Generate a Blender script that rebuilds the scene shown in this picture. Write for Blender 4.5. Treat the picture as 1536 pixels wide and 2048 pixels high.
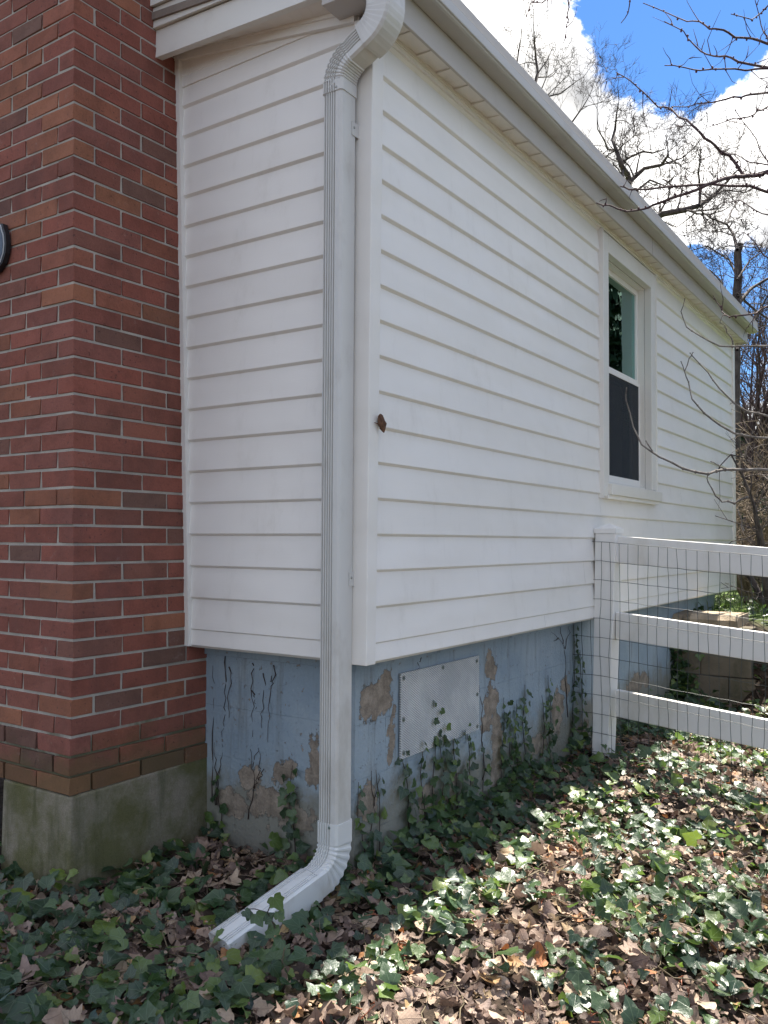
import bpy, math, random
import numpy as np
from mathutils import Vector, Matrix

for o in list(bpy.data.objects):
    bpy.data.objects.remove(o)
SC = bpy.context.scene
COL = SC.collection

# ------------------------------------------------------------------ camera
F_PX, CX, CY = 1715.09, 768.0, 1024.0            # focal length in photo pixels (1536 x 2048)
YAW, PITCH, ROLL = math.radians(33.933), math.radians(1.9298), math.radians(.297)
EYE = np.array([-2.437, -1.701, .355])
_f = np.array([math.cos(PITCH) * math.cos(YAW), math.cos(PITCH) * math.sin(YAW), math.sin(PITCH)])
_r = np.array([math.sin(YAW), -math.cos(YAW), 0.0])
_u = np.cross(_r, _f)
CR = math.cos(ROLL) * _r + math.sin(ROLL) * _u
CU = -math.sin(ROLL) * _r + math.cos(ROLL) * _u
CF = _f
cam_d = bpy.data.cameras.new('camera')
cam = bpy.data.objects.new('camera', cam_d)
COL.objects.link(cam)
cam.matrix_world = Matrix(((CR[0], CU[0], -CF[0], EYE[0]), (CR[1], CU[1], -CF[1], EYE[1]),
                           (CR[2], CU[2], -CF[2], EYE[2]), (0, 0, 0, 1)))
cam_d.sensor_fit = 'VERTICAL'
cam_d.sensor_height = 36.0
cam_d.lens = 36.0 * F_PX / 2048.0
cam_d.clip_start = .05
cam_d.clip_end = 2000
SC.camera = cam

# ------------------------------------------------------------------ light and sky
SUN_EL, SUN_AZ = math.radians(58), math.radians(1.0)      # azimuth from +X towards +Y
SUN_STRENGTH, SKY_STRENGTH, CLOUD_LUM = 5.0, .05, .60
SC.view_settings.view_transform = 'Standard'
SC.view_settings.look = 'None'
SC.view_settings.gamma = 1
SC.view_settings.exposure = 1.60
SC.view_settings.use_curve_mapping = False
SC.cycles.max_bounces = 8
SC.cycles.transparent_max_bounces = 12
sun_d = bpy.data.lights.new('sun', 'SUN')
sun_d.energy = SUN_STRENGTH
sun_d.angle = math.radians(.53)
sun_d.color = (1.0, .94, .83)
sun = bpy.data.objects.new('sun', sun_d)
COL.objects.link(sun)
sdir = Vector((math.cos(SUN_EL) * math.cos(SUN_AZ), math.cos(SUN_EL) * math.sin(SUN_AZ), math.sin(SUN_EL)))
sun.rotation_euler = sdir.to_track_quat('Z', 'Y').to_euler()
sun.location = (6, 0, 12)


class NT:
    """small node-tree helper"""
    def __init__(s, tree):
        s.t = tree
        s.n = tree.nodes
        s.n.clear()

    def add(s, typ, **kw):
        nd = s.n.new(typ)
        for k, v in kw.items():
            if k[0] == 'i' and k[1:].isdigit():
                s.put(nd.inputs[int(k[1:])], v)
            elif k.startswith('in_'):
                s.put(nd.inputs[k[3:].replace('_', ' ')], v)
            else:
                setattr(nd, k, v)
        return nd

    def put(s, sock, v):
        if isinstance(v, bpy.types.NodeSocket):
            s.t.links.new(v, sock)
        elif isinstance(v, (tuple, list)) and len(v) == 3 and sock.type == 'RGBA':
            sock.default_value = (*v, 1)
        else:
            sock.default_value = v

    def math(s, op, a, b=0.0, c=0.0, clamp=False):
        nd = s.add('ShaderNodeMath', operation=op, use_clamp=clamp, i0=a, i1=b)
        if op in ('SMOOTH_MIN', 'MULTIPLY_ADD'):
            s.put(nd.inputs[2], c)
        return nd.outputs[0]

    def vmath(s, op, a, b=(0, 0, 0)):
        nd = s.add('ShaderNodeVectorMath', operation=op, i0=a)
        if op == 'SCALE':
            s.put(nd.inputs[3], b)
        else:
            s.put(nd.inputs[1], b)
        return nd.outputs[1] if op in ('LENGTH', 'DOT_PRODUCT', 'DISTANCE') else nd.outputs[0]

    def noise(s, vec, scale, detail=4.0, rough=.55, dist=0.0):
        nd = s.add('ShaderNodeTexNoise', in_Scale=scale, in_Detail=detail, in_Roughness=rough, in_Distortion=dist)
        if vec is not None:
            s.put(nd.inputs['Vector'], vec)
        return nd.outputs[0]

    def ramp(s, fac, a, b):
        """smooth 0..1 between a and b"""
        nd = s.add('ShaderNodeMapRange', interpolation_type='SMOOTHSTEP', clamp=True)
        s.put(nd.inputs[0], fac)
        nd.inputs[1].default_value = a
        nd.inputs[2].default_value = b
        return nd.outputs[0]

    def mix(s, fac, a, b, blend='MIX'):
        nd = s.add('ShaderNodeMix', data_type='RGBA', blend_type=blend)
        s.put(nd.inputs[0], fac)
        s.put(nd.inputs[6], a)
        s.put(nd.inputs[7], b)
        return nd.outputs[2]

    def scale_col(s, col, fac):
        nd = s.add('ShaderNodeHueSaturation', in_Saturation=1.0)
        s.put(nd.inputs['Color'], col)
        s.put(nd.inputs['Value'], fac)
        return nd.outputs[0]


world = bpy.data.worlds.new('World')
SC.world = world
world.use_nodes = True
W = NT(world.node_tree)
sky = W.add('ShaderNodeTexSky', sky_type='NISHITA', sun_disc=False)
sky.sun_elevation = SUN_EL
sky.sun_rotation = math.pi / 2 - SUN_AZ
sky.air_density = 1.0
sky.dust_density = .15
sky.ozone_density = 3.0
sky.altitude = 200
wdir = W.vmath('NORMALIZE', W.add('ShaderNodeTexCoord').outputs['Generated'])
# cumulus: large masses where they stand in the sky, torn by noise, and scattered clouds all round
n_big = W.noise(wdir, 2.1, 3, .5)
n_mid = W.noise(wdir, 7.0, 8, .62, .3)
n_fine = W.noise(wdir, 26.0, 6, .65)
field = W.math('MULTIPLY', W.math('SUBTRACT', n_big, .47), 2.2)
for (d, width, amp) in (((.765, .40, .505), .17, .75), ((.815, .365, .45), .12, .55), ((.868, .30, .40), .12, .75), ((.90, .24, .37), .10, .5),
                        ((.893, .125, .43), .070, .68), ((.915, .16, .37), .09, .40), ((.80, .43, .42), .15, .5),
                        ((.842, .262, .475), .095, -1.15), ((.800, .275, .535), .10, -.9), ((.853, .20, .50), .07, -.6), ((.945, .21, .265), .055, -1.3), ((.955, .15, .25), .05, -.9),
                        ((.925, .25, .29), .045, -1.1), ((.93, .17, .31), .03, -.8), ((.89, .19, .535), .08, -.5)):
    v = Vector(d).normalized()
    dist = W.math('DIVIDE', W.vmath('DISTANCE', wdir, tuple(v)), width)
    g = W.math('EXPONENT', W.math('MULTIPLY', W.math('MULTIPLY', dist, dist), -1.0))
    field = W.math('ADD', field, W.math('MULTIPLY', g, amp))
edge = W.math('ADD', field, W.math('MULTIPLY', W.math('SUBTRACT', n_mid, .5), 3.4))
edge = W.math('ADD', edge, W.math('MULTIPLY', W.math('SUBTRACT', n_fine, .5), 1.1))
mask = W.ramp(edge, .0, .24)
dense = W.ramp(edge, .1, 1.1)
lump = W.noise(W.vmath('ADD', wdir, (.05, 0, .12)), 9.0, 6, .55)
lum = W.math('MULTIPLY', W.math('ADD', .33, W.math('MULTIPLY', W.ramp(lump, .30, .68), .98)), CLOUD_LUM)
sky_tint = W.mix(1.0, sky.outputs[0], (.60, .93, 1.28), 'MULTIPLY')
bg_sky = W.add('ShaderNodeBackground', in_Color=sky_tint, in_Strength=SKY_STRENGTH)
bg_cloud = W.add('ShaderNodeBackground', in_Color=W.mix(dense, (.96, .965, .98), (1.0, .975, .935)), in_Strength=lum)
mx = W.add('ShaderNodeMixShader', i0=W.math('MULTIPLY', mask, .97), i1=bg_sky.outputs[0], i2=bg_cloud.outputs[0])
wo = W.add('ShaderNodeOutputWorld')
W.t.links.new(mx.outputs[0], wo.inputs[0])


# ------------------------------------------------------------------ helpers
def at(px, py, depth):
    """world point seen at photo pixel (px, py), depth metres along the view axis"""
    return EYE + depth * (CF + CR * ((px - CX) / F_PX) - CU * ((py - CY) / F_PX))


def project(P):
    d = np.asarray(P) - EYE
    w = d @ CF
    return CX + F_PX * (d @ CR) / w, CY - F_PX * (d @ CU) / w, w


def tag(o, label=None, cat=None, group=None, kind=None):
    if label: o['label'] = label
    if cat: o['category'] = cat
    if group: o['group'] = group
    if kind: o['kind'] = kind
    return o


def empty(name, loc, parent=None):
    o = bpy.data.objects.new(name, None)
    COL.objects.link(o)
    o.empty_display_size = .1
    o.location = loc
    if parent is not None:
        o.parent = parent
        o.matrix_parent_inverse = Matrix.Translation(-world_loc(parent))
    return o


def world_loc(o):
    v = Vector(o.location)          # parents are only ever translated; world = own location (inverse set)
    return v


class MB:
    def __init__(s):
        s.v, s.f, s.mi, s.sm = [], [], [], []

    def poly(s, pts, faces, smooth=False):
        b = len(s.v)
        s.v += [tuple(map(float, p)) for p in pts]
        s.f += [tuple(b + i for i in f) for f in faces]
        s.sm += [smooth] * len(faces)
        return s

    def box(s, x0, y0, z0, x1, y1, z1):
        return s.poly([(x, y, z) for z in (z0, z1) for y in (y0, y1) for x in (x0, x1)],
                      [(0, 2, 3, 1), (4, 5, 7, 6), (0, 1, 5, 4), (2, 6, 7, 3), (0, 4, 6, 2), (1, 3, 7, 5)])

    def hexa(s, p):
        """eight corners ordered like box()"""
        return s.poly(p, [(0, 2, 3, 1), (4, 5, 7, 6), (0, 1, 5, 4), (2, 6, 7, 3), (0, 4, 6, 2), (1, 3, 7, 5)])

    def loft(s, rings, cap=True, smooth=False):
        n = len(rings[0])
        pts = [p for r in rings for p in r]
        fs = []
        for i in range(len(rings) - 1):
            for j in range(n):
                k = (j + 1) % n
                fs.append((i * n + j, i * n + k, (i + 1) * n + k, (i + 1) * n + j))
        if cap:
            fs.append(tuple(range(n - 1, -1, -1)))
            fs.append(tuple((len(rings) - 1) * n + j for j in range(n)))
        return s.poly(pts, fs, smooth)

    def tube(s, pts, rad, n=5, smooth=True, cap=False):
        pts = [np.asarray(p, float) for p in pts]
        if not hasattr(rad, '__len__'):
            rad = [rad] * len(pts)
        rings = []
        ref = None
        for i, p in enumerate(pts):
            t = pts[min(i + 1, len(pts) - 1)] - pts[max(i - 1, 0)]
            t = t / (np.linalg.norm(t) + 1e-9)
            if ref is None:
                ref = np.array([0, 0, 1.]) if abs(t[2]) < .9 else np.array([1., 0, 0])
            a = np.cross(t, ref)
            a /= np.linalg.norm(a) + 1e-9
            b = np.cross(t, a)
            ref = np.cross(a, t)
            rings.append([p + rad[i] * (math.cos(2 * math.pi * k / n) * a + math.sin(2 * math.pi * k / n) * b) for k in range(n)])
        return s.loft(rings, cap, smooth)

    def blob(s, c, r, n=6, m=4):
        c = np.asarray(c, float)
        r = np.ones(3) * r
        pts = [c + r * (0, 0, 1)]
        for i in range(1, m):
            th = math.pi * i / m
            for k in range(n):
                ph = 2 * math.pi * k / n
                pts.append(c + r * (math.sin(th) * math.cos(ph), math.sin(th) * math.sin(ph), math.cos(th)))
        pts.append(c - r * (0, 0, 1))
        fs = [(0, 1 + k, 1 + (k + 1) % n) for k in range(n)]
        for i in range(m - 2):
            for k in range(n):
                a, b = 1 + i * n + k, 1 + i * n + (k + 1) % n
                fs.append((a, a + n, b + n, b))
        L = len(pts) - 1
        fs += [(L, L - n + (k + 1) % n, L - n + k) for k in range(n)]
        return s.poly(pts, fs, True)

    def mesh(s, name, mat, origin=(0, 0, 0)):
        me = bpy.data.meshes.new(name)
        o = np.asarray(origin, float)
        me.from_pydata([tuple(np.asarray(v) - o) for v in s.v], [], s.f)
        if mat: me.materials.append(mat)
        me.polygons.foreach_set('use_smooth', s.sm)
        me.update()
        return me

    def build(s, name, mat, parent=None, origin=None, bevel=0):
        if origin is None:
            a = np.array(s.v)
            origin = ((a.min(0) + a.max(0)) / 2) if parent is not None else np.array([*(a.min(0) + a.max(0))[:2] / 2, a[:, 2].min()])
        o = bpy.data.objects.new(name, s.mesh(name, mat, origin))
        COL.objects.link(o)
        o.location = origin
        if parent is not None:
            o.parent = parent
            o.matrix_parent_inverse = Matrix.Translation(-Vector(parent.location))
        if bevel:
            m = o.modifiers.new('soft_edge', 'BEVEL')
            m.width = bevel
            m.segments = 2
            m.limit_method = 'ANGLE'
        return o


def smooth(a, b, x):
    t = np.clip((x - a) / (b - a), 0, 1)
    return t * t * (3 - 2 * t)


# ------------------------------------------------------------------ materials
def material(name):
    m = bpy.data.materials.new(name)
    m.use_nodes = True
    T = NT(m.node_tree)
    T.out = T.add('ShaderNodeOutputMaterial')
    T.pos = T.add('ShaderNodeNewGeometry').outputs['Position']
    T.rnd = T.add('ShaderNodeObjectInfo').outputs['Random']
    return m, T


def finish(T, col, rough=.6, bump=None, strength=.3, distance=.01, spec=.5, metal=0.0, normal=None):
    b = T.add('ShaderNodeBsdfPrincipled')
    T.put(b.inputs['Base Color'], col)
    T.put(b.inputs['Roughness'], rough)
    b.inputs['Specular IOR Level'].default_value = spec
    b.inputs['Metallic'].default_value = metal
    if bump is not None:
        bn = T.add('ShaderNodeBump', in_Strength=strength, in_Distance=distance, in_Height=bump)
        T.t.links.new(bn.outputs[0], b.inputs['Normal'])
    T.t.links.new(b.outputs[0], T.out.inputs[0])
    return b


def simple(name, col, rough=.6, vary=.12, scale=12, bump=.15, dist=.003, spec=.5, metal=0.0, dirt=None, dirt_amt=.3, dirt_scale=5):
    m, T = material(name)
    n = T.noise(T.pos, scale, 5)
    c = T.scale_col(col, T.math('ADD', 1 - vary, T.math('MULTIPLY', n, 2 * vary)))
    if dirt:
        d = T.ramp(T.noise(T.vmath('MULTIPLY', T.pos, (1, 1, .5)), dirt_scale, 7, .65), .48, .75)
        c = T.mix(T.math('MULTIPLY', d, dirt_amt), c, dirt)
    finish(T, c, rough, T.noise(T.pos, scale * 9, 3), bump, dist, spec, metal)
    return m


def vinyl(name, col, dirt_amt=.25):
    m, T = material(name)
    # faint pressed wood grain that runs along the plank, slow colour drift, a little grime
    grain = T.noise(T.vmath('MULTIPLY', T.pos, (3, 3, 90)), 3.0, 4, .6)
    drift = T.noise(T.pos, 1.7, 3)
    c = T.scale_col(col, T.math('ADD', .95, T.math('MULTIPLY', drift, .09)))
    c = T.scale_col(c, T.math('ADD', .985, T.math('MULTIPLY', T.rnd, .03)))
    g = T.ramp(T.noise(T.vmath('MULTIPLY', T.pos, (2.2, 2.2, 1.0)), 3.3, 8, .7), .52, .82)
    c = T.mix(T.math('MULTIPLY', g, dirt_amt), c, (.40, .36, .29))
    stk = T.ramp(T.noise(T.vmath('MULTIPLY', T.pos, (14, 14, .8)), 1.6, 6, .65), .60, .80)
    c = T.mix(T.math('MULTIPLY', stk, dirt_amt * .55), c, (.45, .43, .38))
    wave = T.noise(T.vmath('MULTIPLY', T.pos, (1, 1, 2.2)), 1.9, 2, .4)
    h = T.math('ADD', T.math('MULTIPLY', wave, 9.0), T.math('MULTIPLY', grain, .10))
    finish(T, c, .42, h, .22, .012, .4)
    return m


M = {}
M['vinyl'] = vinyl('white_vinyl', (.80, .775, .735))
M['trim'] = vinyl('trim_vinyl', (.79, .765, .72), .2)
M['casing'] = vinyl('casing_wrap', (.70, .68, .63), .3)
M['soffit'] = vinyl('soffit_vinyl', (.74, .70, .64), .45)
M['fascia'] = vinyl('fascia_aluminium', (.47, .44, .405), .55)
M['gutter'] = simple('gutter_aluminium', (.46, .45, .43), .38, .05, 3, .06, .002, .5, 0, (.30, .26, .21), .35, 4)
M['pipe'] = simple('downspout_aluminium', (.60, .595, .57), .36, .05, 4, .04, .0015, .5, 0, (.28, .24, .19), .38, 7)
M['pipe_low'] = simple('downspout_low', (.66, .67, .66), .34, .05, 4, .04, .0015, .5, 0, (.32, .27, .2), .4, 9)
M['fence'] = simple('fence_vinyl', (.80, .785, .76), .4, .03, 2, .03, .001, .4, 0, (.40, .36, .25), .4, 3)
M['wire'] = simple('wire_coating', (.035, .045, .045), .45, .1, 30)
M['steel'] = simple('screw_steel', (.35, .36, .34), .4, .2, 60, metal=.7)
M['screw_green'] = simple('screw_head', (.12, .16, .14), .5, .2, 60)
M['shingle'] = simple('roof_shingle', (.22, .18, .15), .9, .35, 25, .6, .006)
M['roof_edge'] = simple('drip_edge', (.50, .46, .42), .5, .1, 6)
M['dark'] = simple('interior_dark', (.03, .035, .04), .9, .2)
M['mortar'] = None


def mat_brick():
    m, T = material('red_brick')
    w = T.add('ShaderNodeTexWhiteNoise', noise_dimensions='1D')
    T.put(w.inputs['W'], T.math('MULTIPLY', T.rnd, 71.3))
    r2 = w.outputs[0]
    cr = T.add('ShaderNodeValToRGB', in_Fac=T.rnd)
    e = cr.color_ramp.elements
    e[0].position, e[0].color = 0, (.165, .085, .064, 1)
    e[1].position, e[1].color = 1, (.290, .122, .070, 1)
    for p, c in ((.04, (.165, .092, .070)), (.12, (.225, .086, .062)), (.5, (.265, .088, .062)), (.7, (.250, .094, .072)), (.86, (.285, .106, .066))):
        x = e.new(p)
        x.color = (*c, 1)
    c = T.scale_col(cr.outputs[0], T.math('ADD', .86, T.math('MULTIPLY', r2, .26)))
    big = T.noise(T.pos, 9, 5, .65)
    c = T.mix(T.ramp(big, .38, .75), c, T.scale_col(c, .70))
    fine = T.noise(T.pos, 140, 4, .7)
    c = T.scale_col(c, T.math('ADD', .70, T.math('MULTIPLY', fine, .60)))
    dark = T.ramp(T.noise(T.pos, 85, 2, .5), .66, .72)
    c = T.mix(T.math('MULTIPLY', dark, .55), c, (.045, .03, .03))
    pale = T.ramp(T.noise(T.pos, 23, 8, .75), .63, .73)
    c = T.mix(T.math('MULTIPLY', pale, .42), c, (.42, .31, .26))
    z = T.add('ShaderNodeSeparateXYZ', i0=T.pos).outputs[2]
    mo = T.ramp(T.math('ADD', T.math('MULTIPLY', z, -2.6), T.noise(T.pos, 7, 7, .65)), 1.38, 1.85)
    c = T.mix(T.math('MULTIPLY', mo, .6), c, (.10, .085, .035))
    soot = T.ramp(T.noise(T.vmath('MULTIPLY', T.pos, (1, 1, .5)), 2.6, 6, .65), .48, .72)
    c = T.mix(T.math('MULTIPLY', soot, .35), c, (.10, .062, .058))
    smear = T.ramp(T.noise(T.pos, 15, 9, .8), .60, .68)
    c = T.mix(T.math('MULTIPLY', smear, .28), c, (.33, .27, .235))
    h = T.math('ADD', T.math('MULTIPLY', fine, .7), T.noise(T.pos, 40, 4, .6))
    h = T.math('SUBTRACT', h, T.math('MULTIPLY', dark, .8))
    finish(T, c, .85, h, .55, .004, .3)
    return m


def mat_mortar():
    m, T = material('mortar')
    c = T.mix(T.ramp(T.noise(T.pos, 8, 6), .3, .7), (.36, .335, .29), (.50, .465, .405))
    fine = T.noise(T.pos, 260, 3, .7)
    c = T.scale_col(c, T.math('ADD', .72, T.math('MULTIPLY', fine, .55)))
    z = T.add('ShaderNodeSeparateXYZ', i0=T.pos).outputs[2]
    mo = T.ramp(T.math('ADD', T.math('MULTIPLY', z, -2.6), T.noise(T.pos, 7, 7, .65)), 1.25, 1.6)
    c = T.mix(T.math('MULTIPLY', mo, .85), c, (.10, .10, .045))
    finish(T, c, .95, T.math('ADD', fine, T.noise(T.pos, 30, 4)), .6, .006, .2)
    return m


def mat_concrete():
    m, T = material('mossy_concrete')
    n = T.noise(T.pos, 5, 7, .65)
    c = T.mix(T.ramp(n, .35, .68), (.125, .120, .055), (.27, .235, .185))
    st = T.noise(T.vmath('MULTIPLY', T.pos, (9, 9, 1.2)), 1.6, 5, .6)
    c = T.mix(T.math('MULTIPLY', T.ramp(st, .5, .68), .55), c, (.075, .078, .035))
    fine = T.noise(T.pos, 170, 4, .75)
    c = T.scale_col(c, T.math('ADD', .5, T.math('MULTIPLY', fine, 1.0)))
    finish(T, c, .95, T.math('ADD', T.math('MULTIPLY', fine, .8), T.noise(T.pos, 22, 5)), .7, .006, .2)
    return m


def mat_painted():
    m, T = material('peeling_blue_paint')
    warp = T.add('ShaderNodeTexNoise', in_Scale=9.0, in_Detail=6.0, in_Roughness=.62)
    T.put(warp.inputs['Vector'], T.pos)
    wp = T.vmath('ADD', T.pos, T.vmath('SCALE', T.vmath('SUBTRACT', warp.outputs[1], (.5, .5, .5)), .19))
    d = None
    for (cx, cy, cz, rx, ry, rz) in ((.235, .13, -.235, .085, .1, .085), (.29, .13, -.175, .05, .1, .04), (1.19, .13, -.23, .05, .1, .08), (1.20, .13, -.42, .07, .1, .10),
                                     (1.25, .13, -.56, .06, .1, .10), (1.25, .13, -.69, .06, .1, .08), (1.14, .13, -.5, .05, .1, .04), (1.99, .13, -.56, .085, .1, .13),
                                     (2.10, .13, -.45, .07, .1, .05), (1.74, .13, -.71, .10, .1, .06), (.355, .13, -.41, .03, .1, .11), (.20, .13, -.60, .075, .1, .06),
                                     (.62, .13, -.70, .05, .1, .07), (.82, .13, -.72, .06, .1, .06), (.11, .335, -.46, .1, .03, .10), (.11, .64, -.59, .1, .05, .05), (.11, .46, -.54, .1, .06, .05),
                                     (.11, .52, -.67, .1, .14, .075), (.11, .74, -.69, .1, .10, .05), (.11, .37, -.70, .1, .06, .05), (2.62, .13, -.62, .09, .1, .07), (3.4, .13, -.6, .25, .1, .07), (2.35, .13, -.74, .12, .1, .05)):
        dd = T.vmath('LENGTH', T.vmath('DIVIDE', T.vmath('SUBTRACT', wp, (cx, cy, cz)), (rx, ry, rz)))
        d = dd if d is None else T.math('MINIMUM', d, dd)
    tear = T.math('MULTIPLY', T.math('SUBTRACT', T.noise(T.pos, 34, 8, .78), .5), 1.5)
    tear = T.math('ADD', tear, T.math('MULTIPLY', T.math('SUBTRACT', T.noise(T.pos, 11, 3, .5), .5), 1.1))
    dt = T.math('ADD', d, tear)
    peel = T.math('SUBTRACT', 1.0, T.ramp(dt, .94, .975))
    specks = T.ramp(T.noise(T.pos, 38, 7, .74), .632, .645)
    peel = T.math('MAXIMUM', peel, specks)
    rim = T.math('MULTIPLY', T.ramp(dt, .93, .965), T.math('SUBTRACT', 1.0, T.ramp(dt, .975, 1.03)))
    paint = T.mix(T.ramp(T.noise(T.pos, 3.2, 5), .3, .7), (.25, .32, .38), (.345, .41, .455))
    streak = T.noise(T.vmath('MULTIPLY', T.pos, (11, 11, .9)), 1.9, 6, .65)
    paint = T.mix(T.math('MULTIPLY', T.ramp(streak, .52, .72), .55), paint, (.155, .165, .15))
    chalk = T.ramp(T.noise(T.pos, 13, 8, .7), .60, .72)
    paint = T.mix(T.math('MULTIPLY', chalk, .35), paint, (.47, .52, .53))
    z = T.add('ShaderNodeSeparateXYZ', i0=T.pos).outputs[2]
    sp = T.ramp(T.math('ADD', T.math('MULTIPLY', z, -1.9), T.noise(T.pos, 5.5, 8, .7)), 1.42, 1.80)
    paint = T.mix(T.math('MULTIPLY', sp, .75), paint, (.20, .175, .115))
    paint = T.mix(T.math('MULTIPLY', rim, .55), paint, (.06, .06, .055))
    cem = T.mix(T.ramp(T.noise(T.pos, 16, 7, .65), .35, .7), (.20, .165, .13), (.37, .31, .25))
    cem = T.scale_col(cem, T.math('ADD', .65, T.math('MULTIPLY', T.noise(T.pos, 150, 3), .7)))
    c = T.mix(peel, paint, cem)
    h = T.math('ADD', T.math('MULTIPLY', peel, -1.2), T.math('MULTIPLY', T.noise(T.pos, 60, 5, .6), .45))
    finish(T, c, .72, h, .8, .012, .35)
    return m


def mat_vent():
    m, T = material('expanded_metal')
    s = T.add('ShaderNodeSeparateXYZ', i0=T.pos)
    u = T.math('MULTIPLY', s.outputs[0], 2 * math.pi / .0165)
    v = T.math('MULTIPLY', s.outputs[2], 2 * math.pi / .0095)
    p = T.math('MULTIPLY', T.math('SINE', u), T.math('SINE', v))
    hole = T.ramp(p, .0, .55)
    base = T.mix(T.ramp(T.noise(T.pos, 6, 6, .6), .35, .7), (.60, .62, .63), (.80, .81, .80))
    c = T.mix(T.math('MULTIPLY', hole, .75), base, (.16, .17, .19))
    finish(T, c, .5, p, .6, .004, .5, .12)
    return m


def mat_bark(name, c0, c1, scale=14):
    m, T = material(name)
    n = T.noise(T.vmath('MULTIPLY', T.pos, (1, 1, .35)), scale, 6, .65)
    c = T.mix(T.ramp(n, .35, .68), c0, c1)
    finish(T, c, .85, n, .6, .01, .25)
    return m


def leaf_nodes(T):
    """per-leaf random value and local leaf coordinates (u across, v along)"""
    a = T.add('ShaderNodeAttribute', attribute_name='rnd').outputs['Fac']
    rnd = T.math('FRACT', T.math('ADD', a, T.rnd))
    uv = T.add('ShaderNodeUVMap', uv_map='UVMap').outputs[0]
    s = T.add('ShaderNodeSeparateXYZ', i0=uv)
    return rnd, T.math('ABSOLUTE', T.math('SUBTRACT', s.outputs[0], .5)), s.outputs[1]


def mat_ivy():
    m, T = material('ivy_leaf')
    rnd, au, v = leaf_nodes(T)
    cr = T.add('ShaderNodeValToRGB', in_Fac=rnd)
    e = cr.color_ramp.elements
    e[0].position, e[0].color = 0, (.015, .040, .022, 1)
    e[1].position, e[1].color = 1, (.15, .20, .035, 1)
    for p, c in ((.35, (.024, .058, .026)), (.62, (.040, .085, .033)), (.82, (.075, .130, .036)), (.93, (.105, .165, .036))):
        x = e.new(p)
        x.color = (*c, 1)
    # pale veins: midrib and two pairs of side veins from the leaf base
    veins = T.math('SUBTRACT', 1.0, T.ramp(au, .006, .022))
    for ang in (38, 78):
        sn, cs = math.sin(math.radians(ang)), math.cos(math.radians(ang))
        dd = T.math('ABSOLUTE', T.math('SUBTRACT', T.math('MULTIPLY', au, cs), T.math('MULTIPLY', T.math('SUBTRACT', v, .08), sn)))
        veins = T.math('MAXIMUM', veins, T.math('SUBTRACT', 1.0, T.ramp(dd, .004, .018)))
    c = T.mix(T.math('MULTIPLY', veins, .46), cr.outputs[0], (.14, .21, .12))
    blotch = T.noise(T.pos, 70, 4)
    c = T.scale_col(c, T.math('ADD', .7, T.math('MULTIPLY', blotch, .6)))
    b = T.add('ShaderNodeBsdfPrincipled')
    T.put(b.inputs['Base Color'], c)
    T.put(b.inputs['Roughness'], T.math('ADD', .26, T.math('MULTIPLY', blotch, .26)))
    b.inputs['Specular IOR Level'].default_value = .75
    bn = T.add('ShaderNodeBump', in_Strength=.4, in_Distance=.003, in_Height=T.math('ADD', T.noise(T.pos, 120, 3), T.math('MULTIPLY', veins, -.6)))
    T.t.links.new(bn.outputs[0], b.inputs['Normal'])
    tr = T.add('ShaderNodeBsdfTranslucent')
    T.put(tr.inputs[0], T.mix(.5, T.scale_col(c, 2.4), (.20, .30, .025)))
    mxs = T.add('ShaderNodeMixShader', i0=.30, i1=b.outputs[0], i2=tr.outputs[0])
    T.t.links.new(mxs.outputs[0], T.out.inputs[0])
    return m


def mat_dead():
    m, T = material('dead_leaf')
    rnd, au, v = leaf_nodes(T)
    cr = T.add('ShaderNodeValToRGB', in_Fac=rnd)
    e = cr.color_ramp.elements
    e[0].position, e[0].color = 0, (.085, .058, .047, 1)
    e[1].position, e[1].color = 1, (.36, .13, .045, 1)
    for p, c in ((.28, (.17, .115, .092)), (.50, (.27, .188, .150)), (.68, (.40, .29, .215)), (.82, (.48, .37, .27)), (.90, (.31, .225, .195)), (.955, (.40, .28, .14))):
        x = e.new(p)
        x.color = (*c, 1)
    veins = T.math('SUBTRACT', 1.0, T.ramp(au, .006, .025))
    sn = T.math('ABSOLUTE', T.math('SINE', T.math('MULTIPLY', T.math('SUBTRACT', v, T.math('MULTIPLY', au, .9)), 19.0)))
    veins = T.math('MAXIMUM', veins, T.math('MULTIPLY', T.math('SUBTRACT', 1.0, T.ramp(sn, .04, .22)), .5))
    c = T.mix(T.math('MULTIPLY', veins, .35), cr.outputs[0], (.12, .075, .055))
    n = T.noise(T.pos, 55, 5, .65)
    c = T.scale_col(c, T.math('ADD', .60, T.math('MULTIPLY', n, .8)))
    b = T.add('ShaderNodeBsdfPrincipled')
    T.put(b.inputs['Base Color'], c)
    b.inputs['Roughness'].default_value = .62
    b.inputs['Specular IOR Level'].default_value = .35
    bn = T.add('ShaderNodeBump', in_Strength=.5, in_Distance=.004, in_Height=T.math('ADD', n, veins))
    T.t.links.new(bn.outputs[0], b.inputs['Normal'])
    tr = T.add('ShaderNodeBsdfTranslucent')
    T.put(tr.inputs[0], c)
    mxs = T.add('ShaderNodeMixShader', i0=.15, i1=b.outputs[0], i2=tr.outputs[0])
    T.t.links.new(mxs.outputs[0], T.out.inputs[0])
    return m


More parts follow.
